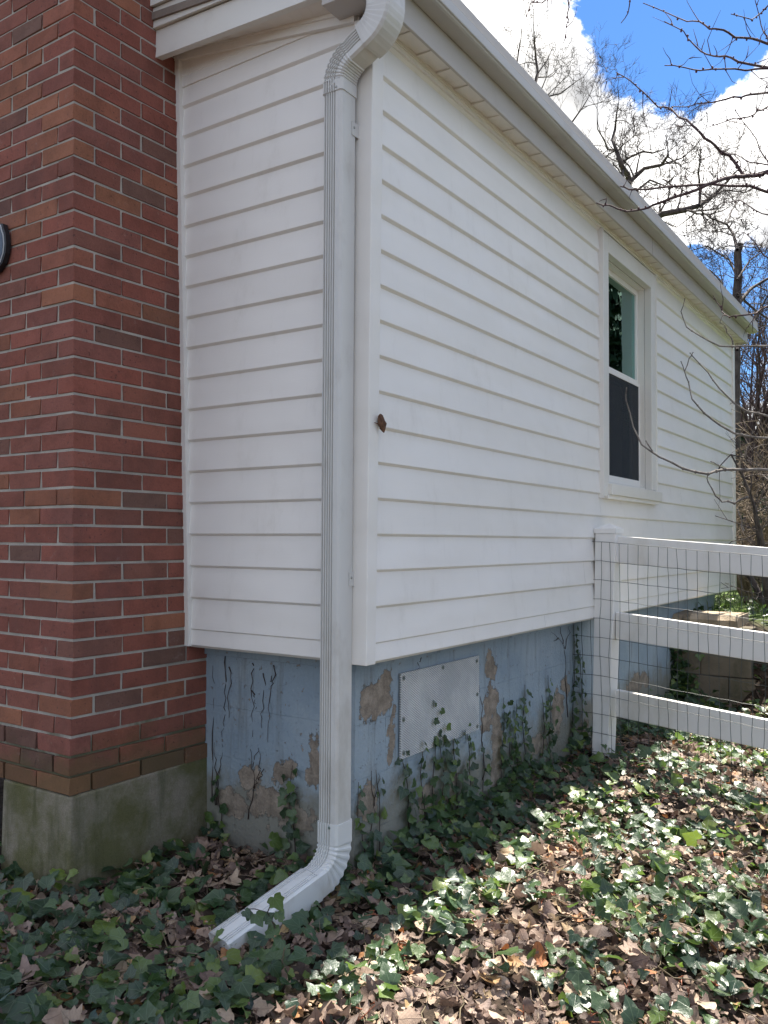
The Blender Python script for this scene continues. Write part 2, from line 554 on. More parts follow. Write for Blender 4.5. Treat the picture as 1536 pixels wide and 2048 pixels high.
def mat_soil():
    m, T = material('soil_and_lawn')
    s = T.add('ShaderNodeSeparateXYZ', i0=T.pos)
    n = T.noise(T.pos, 18, 7, .7)
    soil = T.mix(T.ramp(n, .35, .7), (.030, .022, .016), (.085, .060, .044))
    soil = T.scale_col(soil, T.math('ADD', .5, T.math('MULTIPLY', T.noise(T.pos, 120, 3), 1.0)))
    lawn = T.mix(T.ramp(T.noise(T.pos, 2.5, 6, .7), .35, .65), (.055, .095, .022), (.10, .14, .035))
    lawn = T.scale_col(lawn, T.math('ADD', .6, T.math('MULTIPLY', T.noise(T.pos, 60, 3), .8)))
    fac = T.ramp(T.math('ADD', s.outputs[0], T.math('MULTIPLY', T.noise(T.pos, 2, 4), 1.5)), 5.3, 5.9)
    finish(T, T.mix(fac, soil, lawn), .95, n, .8, .02, .2)
    return m


def mat_glass(name, tint, amount):
    m, T = material(name)
    fr = T.add('ShaderNodeFresnel', in_IOR=1.5).outputs[0]
    tr = T.add('ShaderNodeBsdfTransparent')
    T.put(tr.inputs[0], tint)
    gl = T.add('ShaderNodeBsdfGlossy', in_Roughness=.015)
    T.put(gl.inputs[0], (.62, .93, .90))
    wv = T.add('ShaderNodeBump', in_Strength=.08, in_Distance=.02, in_Height=T.noise(T.pos, 5, 2))
    T.t.links.new(wv.outputs[0], gl.inputs['Normal'])
    mxs = T.add('ShaderNodeMixShader', i0=T.math('MULTIPLY', fr, amount, clamp=True), i1=tr.outputs[0], i2=gl.outputs[0])
    T.t.links.new(mxs.outputs[0], T.out.inputs[0])
    return m


def mat_screen():
    m, T = material('insect_screen')
    tr = T.add('ShaderNodeBsdfTransparent')
    df = T.add('ShaderNodeBsdfDiffuse')
    T.put(df.inputs[0], (.055, .06, .068))
    mxs = T.add('ShaderNodeMixShader', i0=.62, i1=tr.outputs[0], i2=df.outputs[0])
    T.t.links.new(mxs.outputs[0], T.out.inputs[0])
    return m


M['brick'], M['mortar'], M['concrete'], M['painted'], M['vent'] = mat_brick(), mat_mortar(), mat_concrete(), mat_painted(), mat_vent()
M['ivy'], M['dead'], M['soil'] = mat_ivy(), mat_dead(), mat_soil()
M['glass'] = mat_glass('window_glass', (.46, .74, .73), 2.0)
M['screen'] = mat_screen()
M['bark'] = mat_bark('grey_bark', (.050, .040, .040), (.13, .108, .100))
M['bark_red'] = mat_bark('reddish_twig_bark', (.050, .030, .034), (.12, .085, .085), 30)
M['bark_tan'] = mat_bark('tan_twig_bark', (.14, .105, .075), (.30, .24, .18), 20)
M['stem'] = mat_bark('dry_vine_bark', (.030, .022, .020), (.085, .060, .050), 60)
M['block'] = simple('old_concrete_block', (.15, .125, .095), .9, .35, 6, .7, .008, .2, 0, (.05, .055, .03), .8, 3.5)
M['curtain'] = simple('teal_curtain', (.16, .50, .47), .8, .3, 6)
M['conifer'] = simple('conifer_needles', (.035, .065, .028), .7, .5, 2, .4, .02)
M['grass'] = simple('grass_blade', (.12, .19, .04), .6, .4, 5)


# ------------------------------------------------------------------ ground
def hash_noise(x, y, s):
    return (np.sin(x * s * 1.7 + 1.3 * np.sin(y * s * .9 + .7)) * np.sin(y * s * 1.3 + 1.1 * np.sin(x * s * 1.1 + 2.1)))


def gz(x, y):
    x, y = np.asarray(x, float), np.asarray(y, float)
    low = -.865 - .035 * np.clip(-x, 0, 8) - .065 * np.clip(-y - .1, 0, 6)
    low = low + .018 * hash_noise(x, y, 5) + .010 * hash_noise(x + 3, y - 1, 13)
    up = -.25 + .02 * hash_noise(x, y, 2.2) - .004 * np.clip(x - 5, 0, 200)
    t_wall = smooth(4.30, 4.46, x)
    t_bank = smooth(3.7, 4.9, x + .18 * hash_noise(x, y, 4))
    k = smooth(-.48, -.30, y)
    t = t_wall * k + t_bank * (1 - k)
    return low * (1 - t) + up * t


xs = np.concatenate([[-400, -120, -40, -15, -8], np.arange(-5, 10, .07), [10.5, 11, 12, 14, 17, 22, 30, 45, 80, 160, 400, 900]])
ys = np.concatenate([[-500, -150, -50, -20, -10], np.arange(-6, 4, .07), [4.5, 5, 6, 8, 12, 20, 40, 90, 250, 800]])
X, Y = np.meshgrid(xs, ys)
Z = gz(X, Y)
nx, ny = len(xs), len(ys)
g = MB()
g.v = list(map(tuple, np.stack([X.ravel(), Y.ravel(), Z.ravel()], 1)))
g.f = [(j * nx + i, j * nx + i + 1, (j + 1) * nx + i + 1, (j + 1) * nx + i) for j in range(ny - 1) for i in range(nx - 1)]
g.sm = [True] * len(g.f)
tag(g.build('ground', M['soil'], origin=(0, 0, 0)), 'sloping soil under the ivy, running into bright green lawn', None, None, 'structure')

# ------------------------------------------------------------------ house
house = tag(empty('house', (0, 0, -.85)), 'white vinyl sided house wing with red brick chimney and peeling blue foundation', 'house')
XE = 5.80                                  # far end of the long wall
COURSE = .127
Z0 = -.0015                                # lip of the lowest full course
Z_BOT = -.066


def y_chim(z):                             # the chimney leans: its side plane at height z
    return .893 + .043 * np.clip(np.asarray(z, float) + .06, 0, 9)


def x_chim(z):
    return -.540 + .0125 * (np.asarray(z, float) + .6)


LAP = .0125


def z_trim(y):                             # underside of the sloping trim on the end wall
    return 2.196 + .160 * y


def plank_right(x0, x1, z0, z1, tilt=0.0):
    """one lap of siding on the long wall (faces -Y), lip at z0"""
    prof = [(0.0010, z0), (0, z0 + .002), (LAP * (z1 - z0) / COURSE, z1), (.024, z1), (.024, z0 - .0085), (LAP + .0005, z0 - .0095)]
    return MB().loft([[(x, y, z) for (y, z) in prof] for x in (x0, x1)])


def plank_end(y0, y1f, z0, z1, top=None):
    """one lap on the end wall (faces -X); y1f(z) is its far end; top(y) trims it"""
    prof = [(0.0010, z0), (0, z0 + .002), (LAP * (z1 - z0) / COURSE, z1), (.024, z1), (.024, z0 - .0085), (LAP + .0005, z0 - .0095)]
    a = [(x, y0, (min(z, top(y0)) if top else z)) for (x, z) in prof]
    b = [(x, float(y1f(z)), (min(z, top(y1f(z))) if top else z)) for (x, z) in prof]
    return MB().loft([b, a])


WX0, WX1, WZ0, WZ1 = 2.302, 3.384, .612, 2.15
ZTOP = 2.172
rng = random.Random(5)
for k in range(-1, 18):
    z0 = Z_BOT if k < 0 else Z0 + COURSE * k
    z1 = Z0 if k < 0 else min(z0 + COURSE, ZTOP + .02)
    if z1 - z0 < .01: continue
    spans = [(.03, XE - .05)]
    if z0 < WZ1 - .02 and z1 > .66:
        spans = [(.03, WX0 - .002), (WX1 - (.045 if z0 > .70 else 0), XE - .05)]
    # butt joints seen in the photo, just right of the post and near the far end
    out = []
    for (a, b) in spans:
        cuts = {0: [3.96], 1: [2.06], 3: [3.98], 4: [2.31], 5: [4.02], 2: [4.4], -1: [1.52, 3.52]}.get(k, [])
        cur = a
        for c in cuts:
            if cur + .1 < c < b - .1:
                out.append((cur, c - .0012))
                cur = c + .0006
        out.append((cur, b))
    for (a, b) in out:
        plank_right(a, b, z0, z1).build('plank', M['vinyl'], house)
for k in range(-1, 20):
    z0 = Z_BOT if k < 0 else Z0 + COURSE * k
    z1 = Z0 if k < 0 else z0 + COURSE
    if z0 > 2.35: continue
    ys_ = max(.06, (z0 - 2.196) / .160 - .12)
    plank_end(ys_, lambda z: y_chim(z) - .012, z0, min(z1, 2.40)).build('plank', M['vinyl'], house)

# corner board, J-channel by the chimney, far corner board
cb = MB()
cb.hexa([(-.027, -.010, -.073), (.030, -.010, -.073), (-.027, .075, -.073), (.030, .075, -.073),
         (-.008, -.010, 2.195), (.062, -.010, 2.195), (-.008, .075, 2.215), (.062, .075, 2.215)])
cb.build('corner_board', M['trim'], house, bevel=.003)
jc = MB()
for (w0, w1, dep) in ((-.026, -.018, -.014), (-.016, .012, -.010)):
    jc.hexa([(dep, float(y_chim(-.07)) + w0, -.070), (.024, float(y_chim(-.07)) + w0, -.070), (dep, float(y_chim(-.07)) + w1, -.070), (.024, float(y_chim(-.07)) + w1, -.070),
             (dep, float(y_chim(2.37)) + w0, 2.37), (.024, float(y_chim(2.37)) + w0, 2.37), (dep, float(y_chim(2.37)) + w1, 2.372), (.024, float(y_chim(2.37)) + w1, 2.372)])
jc.build('corner_channel', M['trim'], house)
fb = MB().box(XE - .055, -.009, -.073, XE + .004, .03, 2.19)
fb.box(XE - .055, .03, -.073, XE + .004, .09, 2.19)
fb.build('corner_board', M['trim'], house, bevel=.002)
# sloping trim on the end wall and frieze on the long wall
tr = MB()
for (dz0, dz1, dx) in ((.0, .030, -.013), (.030, .046, -.019)):
    tr.hexa([(dx, .07, z_trim(.07) + dz0), (.02, .07, z_trim(.07) + dz0), (dx, 1.01, z_trim(1.01) + dz0), (.02, 1.01, z_trim(1.01) + dz0),
             (dx, .07, z_trim(.07) + dz1), (.02, .07, z_trim(.07) + dz1), (dx, 1.01, z_trim(1.01) + dz1), (.02, 1.01, z_trim(1.01) + dz1)])
tr.build('rake_trim', M['trim'], house)
fz = MB().box(.062, -.012, 2.162, XE, .01, 2.178).box(.062, -.017, 2.178, XE, .01, 2.196)
fz.build('frieze_trim', M['trim'], house)

# walls behind the siding, with the window opening, and a dark room behind it
core = MB()
OX0, OX1, OZ0, OZ1 = 2.406, 3.235, .700, 2.045
core.box(.03, .025, -.05, OX0 - .004, .16, 2.30).box(OX1 + .004, .025, -.05, XE - .01, .16, 2.30)
core.box(OX0 - .0035, .0255, -.05, OX1 + .0035, .16, OZ0 - .004).box(OX0 - .0035, .0255, OZ1 + .004, OX1 + .0035, .16, 2.2995)
core.box(.03, .16, -.05, .13, 4.2, 2.30).box(XE - .12, .16, -.05, XE - .01, 4.2, 2.30).box(.03, 4.2, -.05, XE - .01, 4.3, 2.30)
core.build('wall', M['dark'], house)
fl = MB().box(.131, .161, -.04, XE - .121, 4.19, .0)
fl.build('floor', M['dark'], house)

# eave: soffit panels, fascia, gutter
SZ, SY = 2.192, -.088
for i in range(41):
    a = -.02 + .1455 * i
    b = min(a + .1440, 5.905)
    if b - a < .02: continue
    e = .0022 * rng.random()
    MB().hexa([(a, SY + .002, SZ - .001 - e), (b, SY + .002, SZ + .001), (a, .012, SZ - .001 - e), (b, .012, SZ + .007),
               (a, SY + .002, SZ + .012), (b, SY + .002, SZ + .012), (a, .012, SZ + .012), (b, .012, SZ + .012)]).build('soffit_panel', M['soffit'], house)
for (a, b, dy) in ((-.12, 2.985, 0), (2.988, 3.18, -.002), (3.183, 5.91, 0)):
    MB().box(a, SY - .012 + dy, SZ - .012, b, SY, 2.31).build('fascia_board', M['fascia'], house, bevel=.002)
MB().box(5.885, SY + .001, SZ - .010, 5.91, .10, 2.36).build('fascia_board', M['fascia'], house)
gp = [(-.103, 2.286), (-.160, 2.287), (-.1675, 2.291), (-.170, 2.296), (-.176, 2.297), (-.1775, 2.300), (-.1775, 2.337), (-.171, 2.341), (-.168, 2.335), (-.168, 2.325),
      (-.165, 2.306), (-.158, 2.293), (-.105, 2.292), (-.105, 2.338), (-.101, 2.338)]
gut = MB().loft([[(x, y, z) for (y, z) in gp] for x in (-.125, 5.99)])
for x in (-.125, 5.987):
    gut.poly([(x, y, z) for (y, z) in gp[:8]] + [(x, -.101, 2.34)] + [(x + .003, y, z) for (y, z) in gp[:8]] + [(x + .003, -.101, 2.34)],
             [tuple(range(9)), tuple(range(17, 8, -1))] + [(i, i + 9, (i + 1) % 9 + 9, (i + 1) % 9) for i in range(9)])
gut.build('gutter', M['gutter'], house)
# end return of the eave above the corner
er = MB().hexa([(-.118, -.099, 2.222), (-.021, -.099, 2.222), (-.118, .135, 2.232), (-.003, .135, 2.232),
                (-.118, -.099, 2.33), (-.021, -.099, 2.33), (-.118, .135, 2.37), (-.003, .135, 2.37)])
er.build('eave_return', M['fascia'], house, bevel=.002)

# low sloping roof (shingles on a deck), drip edge, rake boards, rake soffit
SL = .075


def z_roof(y): return 2.352 + .10 * (y + .16)


rf = MB().hexa([(-.135, -.165, z_roof(-.165)), (6.0, -.165, z_roof(-.165)), (-.135, 4.4, z_roof(4.4)), (6.0, 4.4, z_roof(4.4)),
                (-.135, -.165, z_roof(-.165) + .03), (6.0, -.165, z_roof(-.165) + .03), (-.135, 4.4, z_roof(4.4) + .03), (6.0, 4.4, z_roof(4.4) + .03)])
rf.build('roof', M['shingle'], house)
MB().hexa([(-.137, -.172, z_roof(-.17) - .006), (6.002, -.172, z_roof(-.17) - .006), (-.137, -.1655, z_roof(-.17) - .006), (6.002, -.1655, z_roof(-.17) - .006),
           (-.137, -.172, z_roof(-.17) + .034), (6.002, -.172, z_roof(-.17) + .034), (-.137, -.1655, z_roof(-.17) + .034), (6.002, -.1655, z_roof(-.17) + .034)]).build('drip_edge', M['roof_edge'], house)


def z_rake(y): return 2.268 + .052 * y


for (lo, hi, x, tip) in ((.0, .118, -.108, .006), (.118, .205, -.122, .004), (.205, .33, -.134, .004), (.33, .45, -.142, .004), (.45, .57, -.142, .004), (.57, .69, -.142, .004), (.69, .85, -.142, .004)):  # topmost boards are added out of view, to keep sun off the chimney
    y0, y1 = (.136 if lo < .1 else -.10), 1.04
    MB().hexa([(x - tip, y0, z_rake(y0) + lo), (x + .03, y0, z_rake(y0) + lo + .006), (x - tip, y1, z_rake(y1) + lo), (x + .03, y1, z_rake(y1) + lo + .006),
               (x, y0, z_rake(y0) + hi - .002), (x + .03, y0, z_rake(y0) + hi - .002), (x, y1, z_rake(y1) + hi - .002), (x + .03, y1, z_rake(y1) + hi - .002)]).build('rake_board', M['casing'], house)
MB().hexa([(-.1115, -.09, 2.40), (.13, -.09, 2.40), (-.1115, 1.03, 2.44), (.13, 1.03, 2.44), (-.1115, -.09, 3.10), (.13, -.09, 3.10), (-.1115, 1.03, 3.15), (.13, 1.03, 3.15)]).build('gable_wall', M['trim'], house)  # unseen raised gable, added behind the upper boards to shade the chimney
for i in range(9):
    a, b = .136 + .10 * i, .134 + .10 * (i + 1)
    MB().hexa([(-.10, a, z_rake(a) + .012), (.0, a, z_trim(a) + .040), (-.10, b, z_rake(b) + .010), (.0, b, z_trim(b) + .038),
               (-.10, a, z_rake(a) + .026), (.0, a, z_trim(a) + .060), (-.10, b, z_rake(b) + .026), (.0, b, z_trim(b) + .060)]).build('soffit_panel', M['soffit'], house)
MB().hexa([(.002, .0, 2.24), (.028, .0, 2.24), (.002, 1.1, 2.24), (.028, 1.1, 2.24), (.002, .0, 2.36), (.028, .0, 2.36), (.002, 1.1, 2.46), (.028, 1.1, 2.46)]).build('gable_wall', M['trim'], house)

# foundation: painted blocks under a sill beam, set back from the siding
FX, FY, FE = .110, .135, 5.605
fnd = MB().box(FX + .006, FY + .006, -1.05, FE - .004, FY + .3, -.07).box(FX + .006, FY + .3, -1.05, FX + .3, 1.6, -.07).box(FE - .2, FY + .3, -1.05, FE - .004, 4.2, -.07)
foundation = fnd.build('foundation', M['painted'], house)
sill = MB().box(FX - .013, FY - .013, -.113, FE + .01, FY + .2, -.045).box(FX - .013, FY + .2, -.113, FX + .2, 1.6, -.045)
sill.build('sill_beam', M['painted'], foundation)
rows = [(-.116, -.3185), (-.3195, -.5185), (-.5193, -.7186), (-.7193, -.918), (-.9187, -1.05)]
for r, (zt, zb) in enumerate(rows):
    x = FX
    first = .40 if r % 2 == 0 else .20
    while x < FE - .01:
        L = first if x == FX else .40
        x1 = min(x + L, FE)
        j = [rng.uniform(-.0008, .0008) for _ in range(4)]
        MB().hexa([(x, FY + j[0], zb), (x1 - .0006, FY + j[1], zb), (x, FY + .1, zb), (x1 - .0006, FY + .1, zb),
                   (x, FY + j[2], zt), (x1 - .0006, FY + j[3], zt), (x, FY + .1, zt), (x1 - .0006, FY + .1, zt)]).build('block', M['painted'], foundation)
        x = x1
    y = FY + .101
    first = .30 if r % 2 == 0 else .10
    while y < 1.2:
        L = first if y == FY + .101 else .40
        y1 = min(y + L, 1.2)
        MB().box(FX, y, zb, FX + .1, y1 - .0006, zt).build('block', M['painted'], foundation)
        y = y1

# crawl-space vent cover, screwed on
vc = MB().box(.398, FY - .012, -.497, 1.055, FY - .006, -.163).build('vent_cover', M['vent'], house)
for (x, z) in ((.418, -.183), (.405 + .32, -.178), (1.030, -.185), (1.036, -.335), (1.036, -.478), (.418, -.345), (.42, -.475)):
    MB().tube([(x, FY - .012, z), (x, FY - .0165, z)], [.0075, .005], 8, True, True).build('screw', M['screw_green'], vc)
    MB().tube([(x, FY - .0121, z), (x, FY - .0135, z)], [.0105, .0105], 10, False, True).build('washer', M['steel'], vc)

# window
win = empty('window', (2.84, .02, .62), house)
MB().box(2.306, -.016, .618, OX0, .03, 2.150).build('casing', M['casing'], win, bevel=.003)
MB().box(OX1, -.016, .700, 3.333, .03, 2.150).build('casing', M['casing'], win, bevel=.003)
MB().box(OX0 + .0005, -.0165, OZ1, OX1 - .0005, .03, 2.1495).build('casing', M['casing'], win, bevel=.003)
jt = MB().box(2.2985, -.021, .606, 2.3055, .022, 2.16).box(3.3335, -.021, .700, 3.342, .022, 2.16)
jt.build('edge_trim', M['trim'], win)
MB().hexa([(2.383, -.040, .628), (3.380, -.040, .628), (2.383, .028, .628), (3.380, .028, .628), (2.383, -.042, .692), (3.380, -.042, .692), (2.383, .028, .700), (3.380, .028, .700)]).build('sill', M['casing'], win, bevel=.003)
MB().box(2.36, -.024, .606, 3.372, .022, .6275).build('sill_trim', M['trim'], win)
lin = MB().box(OX0 + .0005, .0305, OZ0, OX0 + .012, .15, OZ1).box(OX1 - .012, .0305, OZ0, OX1 - .0005, .15, OZ1)
lin.box(OX0 + .012, .0305, OZ1 - .012, OX1 - .012, .15, OZ1 - .0005).box(OX0 + .012, .029, OZ0 + .0005, OX1 - .012, .15, OZ0 + .014)
lin.build('frame', M['casing'], win)
SX0, SX1 = OX0 + .0125, OX1 - .0125


def sash(x0, x1, z0, z1, y, wid, bot, top):
    s = MB().box(x0, y, z0, x0 + wid, y + .035, z1).box(x1 - wid, y, z0, x1, y + .035, z1)
    s.box(x0 + wid, y + .0005, z0, x1 - wid, y + .0345, z0 + bot).box(x0 + wid, y + .0005, z1 - top, x1 - wid, y + .0345, z1)
    o = s.build('sash', M['trim'], win, bevel=.002)
    MB().box(x0 + wid + .0005, y + .014, z0 + bot + .0005, x1 - wid - .0005, y + .018, z1 - top - .0005).build('pane', M['glass'], o)
    return o


sash(SX0, SX1, 1.405, OZ1 - .0125, .070, .026, .024, .034)
sash(SX0, SX1, OZ0 + .0145, 1.428, .107, .030, .06, .024)
sf = MB().box(SX0, .060, OZ0 + .016, SX0 + .016, .069, 1.404).box(SX1 - .016, .060, OZ0 + .016, SX1, .069, 1.404)
sf.box(SX0 + .016, .060, OZ0 + .016, SX1 - .016, .069, OZ0 + .060).box(SX0 + .016, .060, 1.385, SX1 - .016, .069, 1.404)
so = sf.build('screen_frame', M['trim'], win)
MB().box(SX0 + .0165, .064, OZ0 + .0605, SX1 - .0165, .0645, 1.3845).build('screen', M['screen'], so)
cu = MB()
for (xa, xb, zb, yq) in ((2.95, 3.26, .75, .25), (2.83, 3.08, 1.40, .172)):
    n = 26
    ring = [[(xa + (xb - xa) * i / n, yq + .018 * math.sin(i * 1.9) + .01 * math.sin(i * .7), z) for i in range(n + 1)] for z in (zb, 2.1)]
    cu.poly([p for r in ring for p in r], [(i, i + 1, n + 2 + i, n + 1 + i) for i in range(n)], True)
cu.build('curtain', M['curtain'], win)


# ------------------------------------------------------------------ downspout
def pipe_section(a, b, grooves):
    """outline in (across u, front w): front side at -b, with fine grooves, chamfered corners"""
    c = .008
    pts = [(-a + c, b), (-a, b - c), (-a, -b + c), (-a + c, -b)]
    for gx in grooves:
        pts += [(gx - .0030, -b), (gx - .0010, -b + .0080), (gx + .0010, -b + .0080), (gx + .0030, -b)]
    pts += [(a - c, -b), (a, -b + c), (a, b - c), (a - c, b)]
    return pts


def sweep(path, ups, sec, scales=None):
    """path of centres; ups = direction of the section's front (-w) at each point"""
    rings = []
    for i, p in enumerate(path):
        p = np.asarray(p, float)
        t = np.asarray(path[min(i + 1, len(path) - 1)], float) - np.asarray(path[max(i - 1, 0)], float)
        t /= np.linalg.norm(t)
        fr = np.asarray(ups[i], float)
        fr = fr - t * (fr @ t)
        fr /= np.linalg.norm(fr)
        ac = np.cross(fr, t)
        s = scales[i] if scales else 1.0
        rings.append([p + ac * u * s - fr * w * s for (u, w) in sec])
    return rings


ds = empty('downspout', (-.066, .092, -.80), house)
A, B = .041, .044
DX, DY = -.066, .0905
GR = [-.026, -.017, -.008, .001, .010]
# 'across' for front -X going up (t=+Z): ac = fr x t = (-1,0,0)x(0,0,1) = (0,1,0): u runs along +Y
GRY = [.029, .0190, .009, -.001, -.011]
sec = pipe_section(A, B, sorted(GRY))
MB().loft(sweep([(DX, DY, -.655), (DX, DY, .6), (DX, DY, 1.945)], [(-1, 0, 0)] * 3, sec)).build('pipe', M['pipe'], ds)


def arc(p0, c_dir, t0, R, ang, n):
    """points on an arc that starts at p0 along t0 and turns towards c_dir"""
    p0, c_dir, t0 = map(lambda q: np.asarray(q, float), (p0, c_dir, t0))
    return [p0 + R * (math.sin(a) * t0 + (1 - math.cos(a)) * c_dir) for a in np.linspace(0, ang, n)]


EA = 64
# upper elbow: from the pipe up and out towards the eave (-Y), crimped rings in the bend
up = [(DX, DY, 1.915), (DX, DY, 1.955)]
bend = arc((DX, DY, 1.95), (0, -1, 0), (0, 0, 1), .105, math.radians(EA), 25)
tdir = np.array([0, -math.sin(math.radians(EA)), math.cos(math.radians(EA))])
path = up + bend + [bend[-1] + tdir * d for d in (.03, .100)]
scl = [1.035, 1.035] + [1.035 if i % 3 else .965 for i in range(25)] + [1.03, 1.03]
sec_e = pipe_section(A + .002, B + .002, sorted(GRY))
MB().loft(sweep(path, [(-1, 0, 0)] * len(path), sec_e, scl)).build('elbow', M['pipe'], ds)
st = path[-1] - tdir * .035
nd = np.array([0, math.cos(math.radians(EA)), math.sin(math.radians(EA))])   # turns back to vertical
bend2 = arc(st + tdir * .02, nd, tdir, .10, math.radians(EA), 22)
path = [st, st + tdir * .01] + bend2 + [bend2[-1] + np.array([0, 0, d]) for d in (.03, .09)]
scl = [1.13, 1.16] + [1.16 + .008 * (i % 3) for i in range(22)] + [1.17, 1.17]
sec_p = pipe_section(A + .002, B + .002, [])
MB().loft(sweep(path, [(-1, 0, 0)] * len(path), sec_p, scl)).build('elbow', M['pipe'], ds)
# lower elbow turns out from the wall (-X), then the extension
t1 = math.radians(75)
bend = arc((DX, DY, -.665), (-.985, .05, 0), (0, 0, -1), .115, t1, 28)
d3 = np.array([-math.sin(t1) * .985, math.sin(t1) * .17, -math.cos(t1)])
d3 /= np.linalg.norm(d3)
path = [(DX, DY, -.600), (DX, DY, -.655)] + bend + [bend[-1] + d3 * d for d in (.03, .06)]
ups = []
for i in range(len(path)):
    a = 0 if i < 2 else min(1, (i - 2) / 27) * t1
    ups.append((-math.cos(a), 0, math.sin(a)))
scl = [1.03, 1.03] + [1.035 if i % 4 < 2 else .975 for i in range(28)] + [1.0, 1.0]
sec_l = pipe_section(A + .002, B + .002, sorted([-y for y in GRY]))
lower = MB().loft(sweep(path, ups, sec_l, scl)).build('elbow', M['pipe_low'], ds)
e0 = np.asarray(path[-2])
sec_x = pipe_section(A + .0048, B + .0046, [-.036, -.027, -.018, .018, .027, .036])
pth = [e0, e0 + d3 * .1, e0 + d3 * .32]
MB().loft(sweep(pth, [ups[-1]] * 3, sec_x)).build('extension', M['pipe_low'], ds)
pth = [e0 + d3 * .27, e0 + d3 * .29, e0 + d3 * .375]
MB().loft(sweep(pth, [ups[-1]] * 3, [(u * 1.06, w * 1.05) for (u, w) in sec_x])).build('extension', M['pipe_low'], ds)
for z in (1.80, .222):
    s = MB().box(DX + .015, DY - A - .0035, z - .024, DX + B + .022, DY - A - .0005, z + .024)
    s.box(DX + B + .019, DY - A - .0004, z - .024, DX + B + .022, DY + A, z + .024)
    so_ = s.build('strap', M['pipe'], ds)
    MB().blob((DX + .026, DY - A - .004, z + .005), (.005, .003, .005), 8, 4).build('screw', M['steel'], so_)
MB().blob((DX - B - .003, DY - .02, 1.925), (.003, .005, .005), 8, 4).build('screw', M['steel'], ds)
MB().blob((DX - B - .003, DY - .012, -.612), (.003, .0055, .0055), 8, 4).build('screw', M['screw_green'], ds)

# ------------------------------------------------------------------ chimney
chim = empty('chimney', (-.25, 1.3, -.85), house)
mort = MB()
zz = np.linspace(-.54, 3.0, 40)
mort.loft([[(float(x_chim(z)) + .0035, float(y_chim(z)) + .0035, z), (.20, float(y_chim(z)) + .0035, z), (.20, 2.3, z), (float(x_chim(z)) + .0035, 2.3, z)][::-1] for z in zz])
mort.build('mortar', M['mortar'], chim)
BH, BZ = .0677, -.538


def brick_mesh(L, D, seed):
    r = random.Random(seed)
    h = BH - .0100
    b = .0016
    mb = MB()
    # box with clipped arrises, a little uneven
    q = []
    for z in (0, b, h - b, h):
        i = b if z in (0, h) else 0
        j = lambda: r.uniform(-.0021, .0021)
        for (x, y) in ((i + b, i), (L - i - b, i), (L - i, i + b), (L - i, D - i), (i, D - i), (i, i + b)):
            q.append((x + j(), y + j(), z + (j() if 0 < z < h else 0)))
    fs = [(5, 4, 3, 2, 1, 0), (18, 19, 20, 21, 22, 23)]
    for k in range(3):
        for i in range(6):
            fs.append((k * 6 + i, k * 6 + (i + 1) % 6, (k + 1) * 6 + (i + 1) % 6, (k + 1) * 6 + i))
    mb.poly(q, fs)
    return mb.mesh('brick', M['brick'])


MESH = {}


def lay_brick(x, y, z, L, D):
    key = (round(L, 3), round(D, 3), rng.randrange(4))
    if key not in MESH:
        MESH[key] = brick_mesh(L, D, hash(key) % 9999)
    o = bpy.data.objects.new('brick', MESH[key])
    COL.objects.link(o)
    o.location = (x + rng.uniform(-.0015, .0015), y + rng.uniform(-.0015, .0015), z + rng.uniform(-.0008, .0008))
    o.rotation_euler = (rng.uniform(-.004, .004), rng.uniform(-.004, .004), rng.uniform(-.006, .006))
    o.parent = chim
    o.matrix_parent_inverse = Matrix.Translation(-Vector(chim.location))


JT = .010
for k in range(46):
    z = BZ + BH * k
    if z > 2.56: break
    xc, yc = float(x_chim(z)), float(y_chim(z))
    if k < 3:                              # footing courses step out a little
        yc -= .010 * (3 - k) / 3
        xc -= .006
    S, Fr = .220, .1975                    # stretcher pitch on the side and on the front
    if k % 2 == 0:
        lay_brick(xc, yc, z, .098 - JT, .1975 - JT)           # corner, short on the side
        xs_, ys_ = xc + .098, yc + .1975 * .0
        ys_ = yc + .1975
    else:
        lay_brick(xc, yc, z, .220 - JT, .0985 - JT)           # corner, long on the side
        xs_, ys_ = xc + .220, yc + .0985
    end = .165 if z < -.06 else .02
    while xs_ < end - .03:
        L = min(S, end - xs_)
        lay_brick(xs_, yc, z, L - JT, .10)
        xs_ += S
    while ys_ < 1.62 and ys_ + .01 < 1.75:
        lay_brick(xc, ys_, z, .10, Fr - JT)
        ys_ += Fr
ft = MB().hexa([(-.552, .872, -1.2), (.16, .872, -1.2), (-.552, 1.285, -1.2), (.16, 1.285, -1.2),
                (-.546, .876, -.541), (.16, .884, -.533), (-.546, 1.279, -.541), (.16, 1.279, -.533)])
ft.build('footing', M['concrete'], chim, bevel=.008)

# ------------------------------------------------------------------ plaque at the left edge, chrysalis on the corner board
m_navy = simple('navy_paint', (.030, .055, .095), .35, .1, 20, .05)
m_black = simple('plaque_back', (.012, .012, .014), .5, .1)
m_line = simple('silver_line', (.45, .46, .46), .4, .1)
out = [(1.70, 1.40), (1.42, 1.395), (1.362, 1.40), (1.325, 1.428), (1.306, 1.462), (1.302, 1.497), (1.308, 1.535), (1.322, 1.562), (1.328, 1.580), (1.360, 1.587), (1.42, 1.612), (1.70, 1.63)]
cy_, cz_ = 1.56, 1.495
out = [(y + .036, z - .003) for (y, z) in out]


def shield(sc_, x0, x1, mat, name, par):
    pts = [(cy_ + (y - cy_) * sc_, cz_ + (z - cz_) * sc_) for (y, z) in out]
    return MB().loft([[(x1, y, z) for (y, z) in pts], [(x0, y, z) for (y, z) in pts]]).build(name, mat, par)


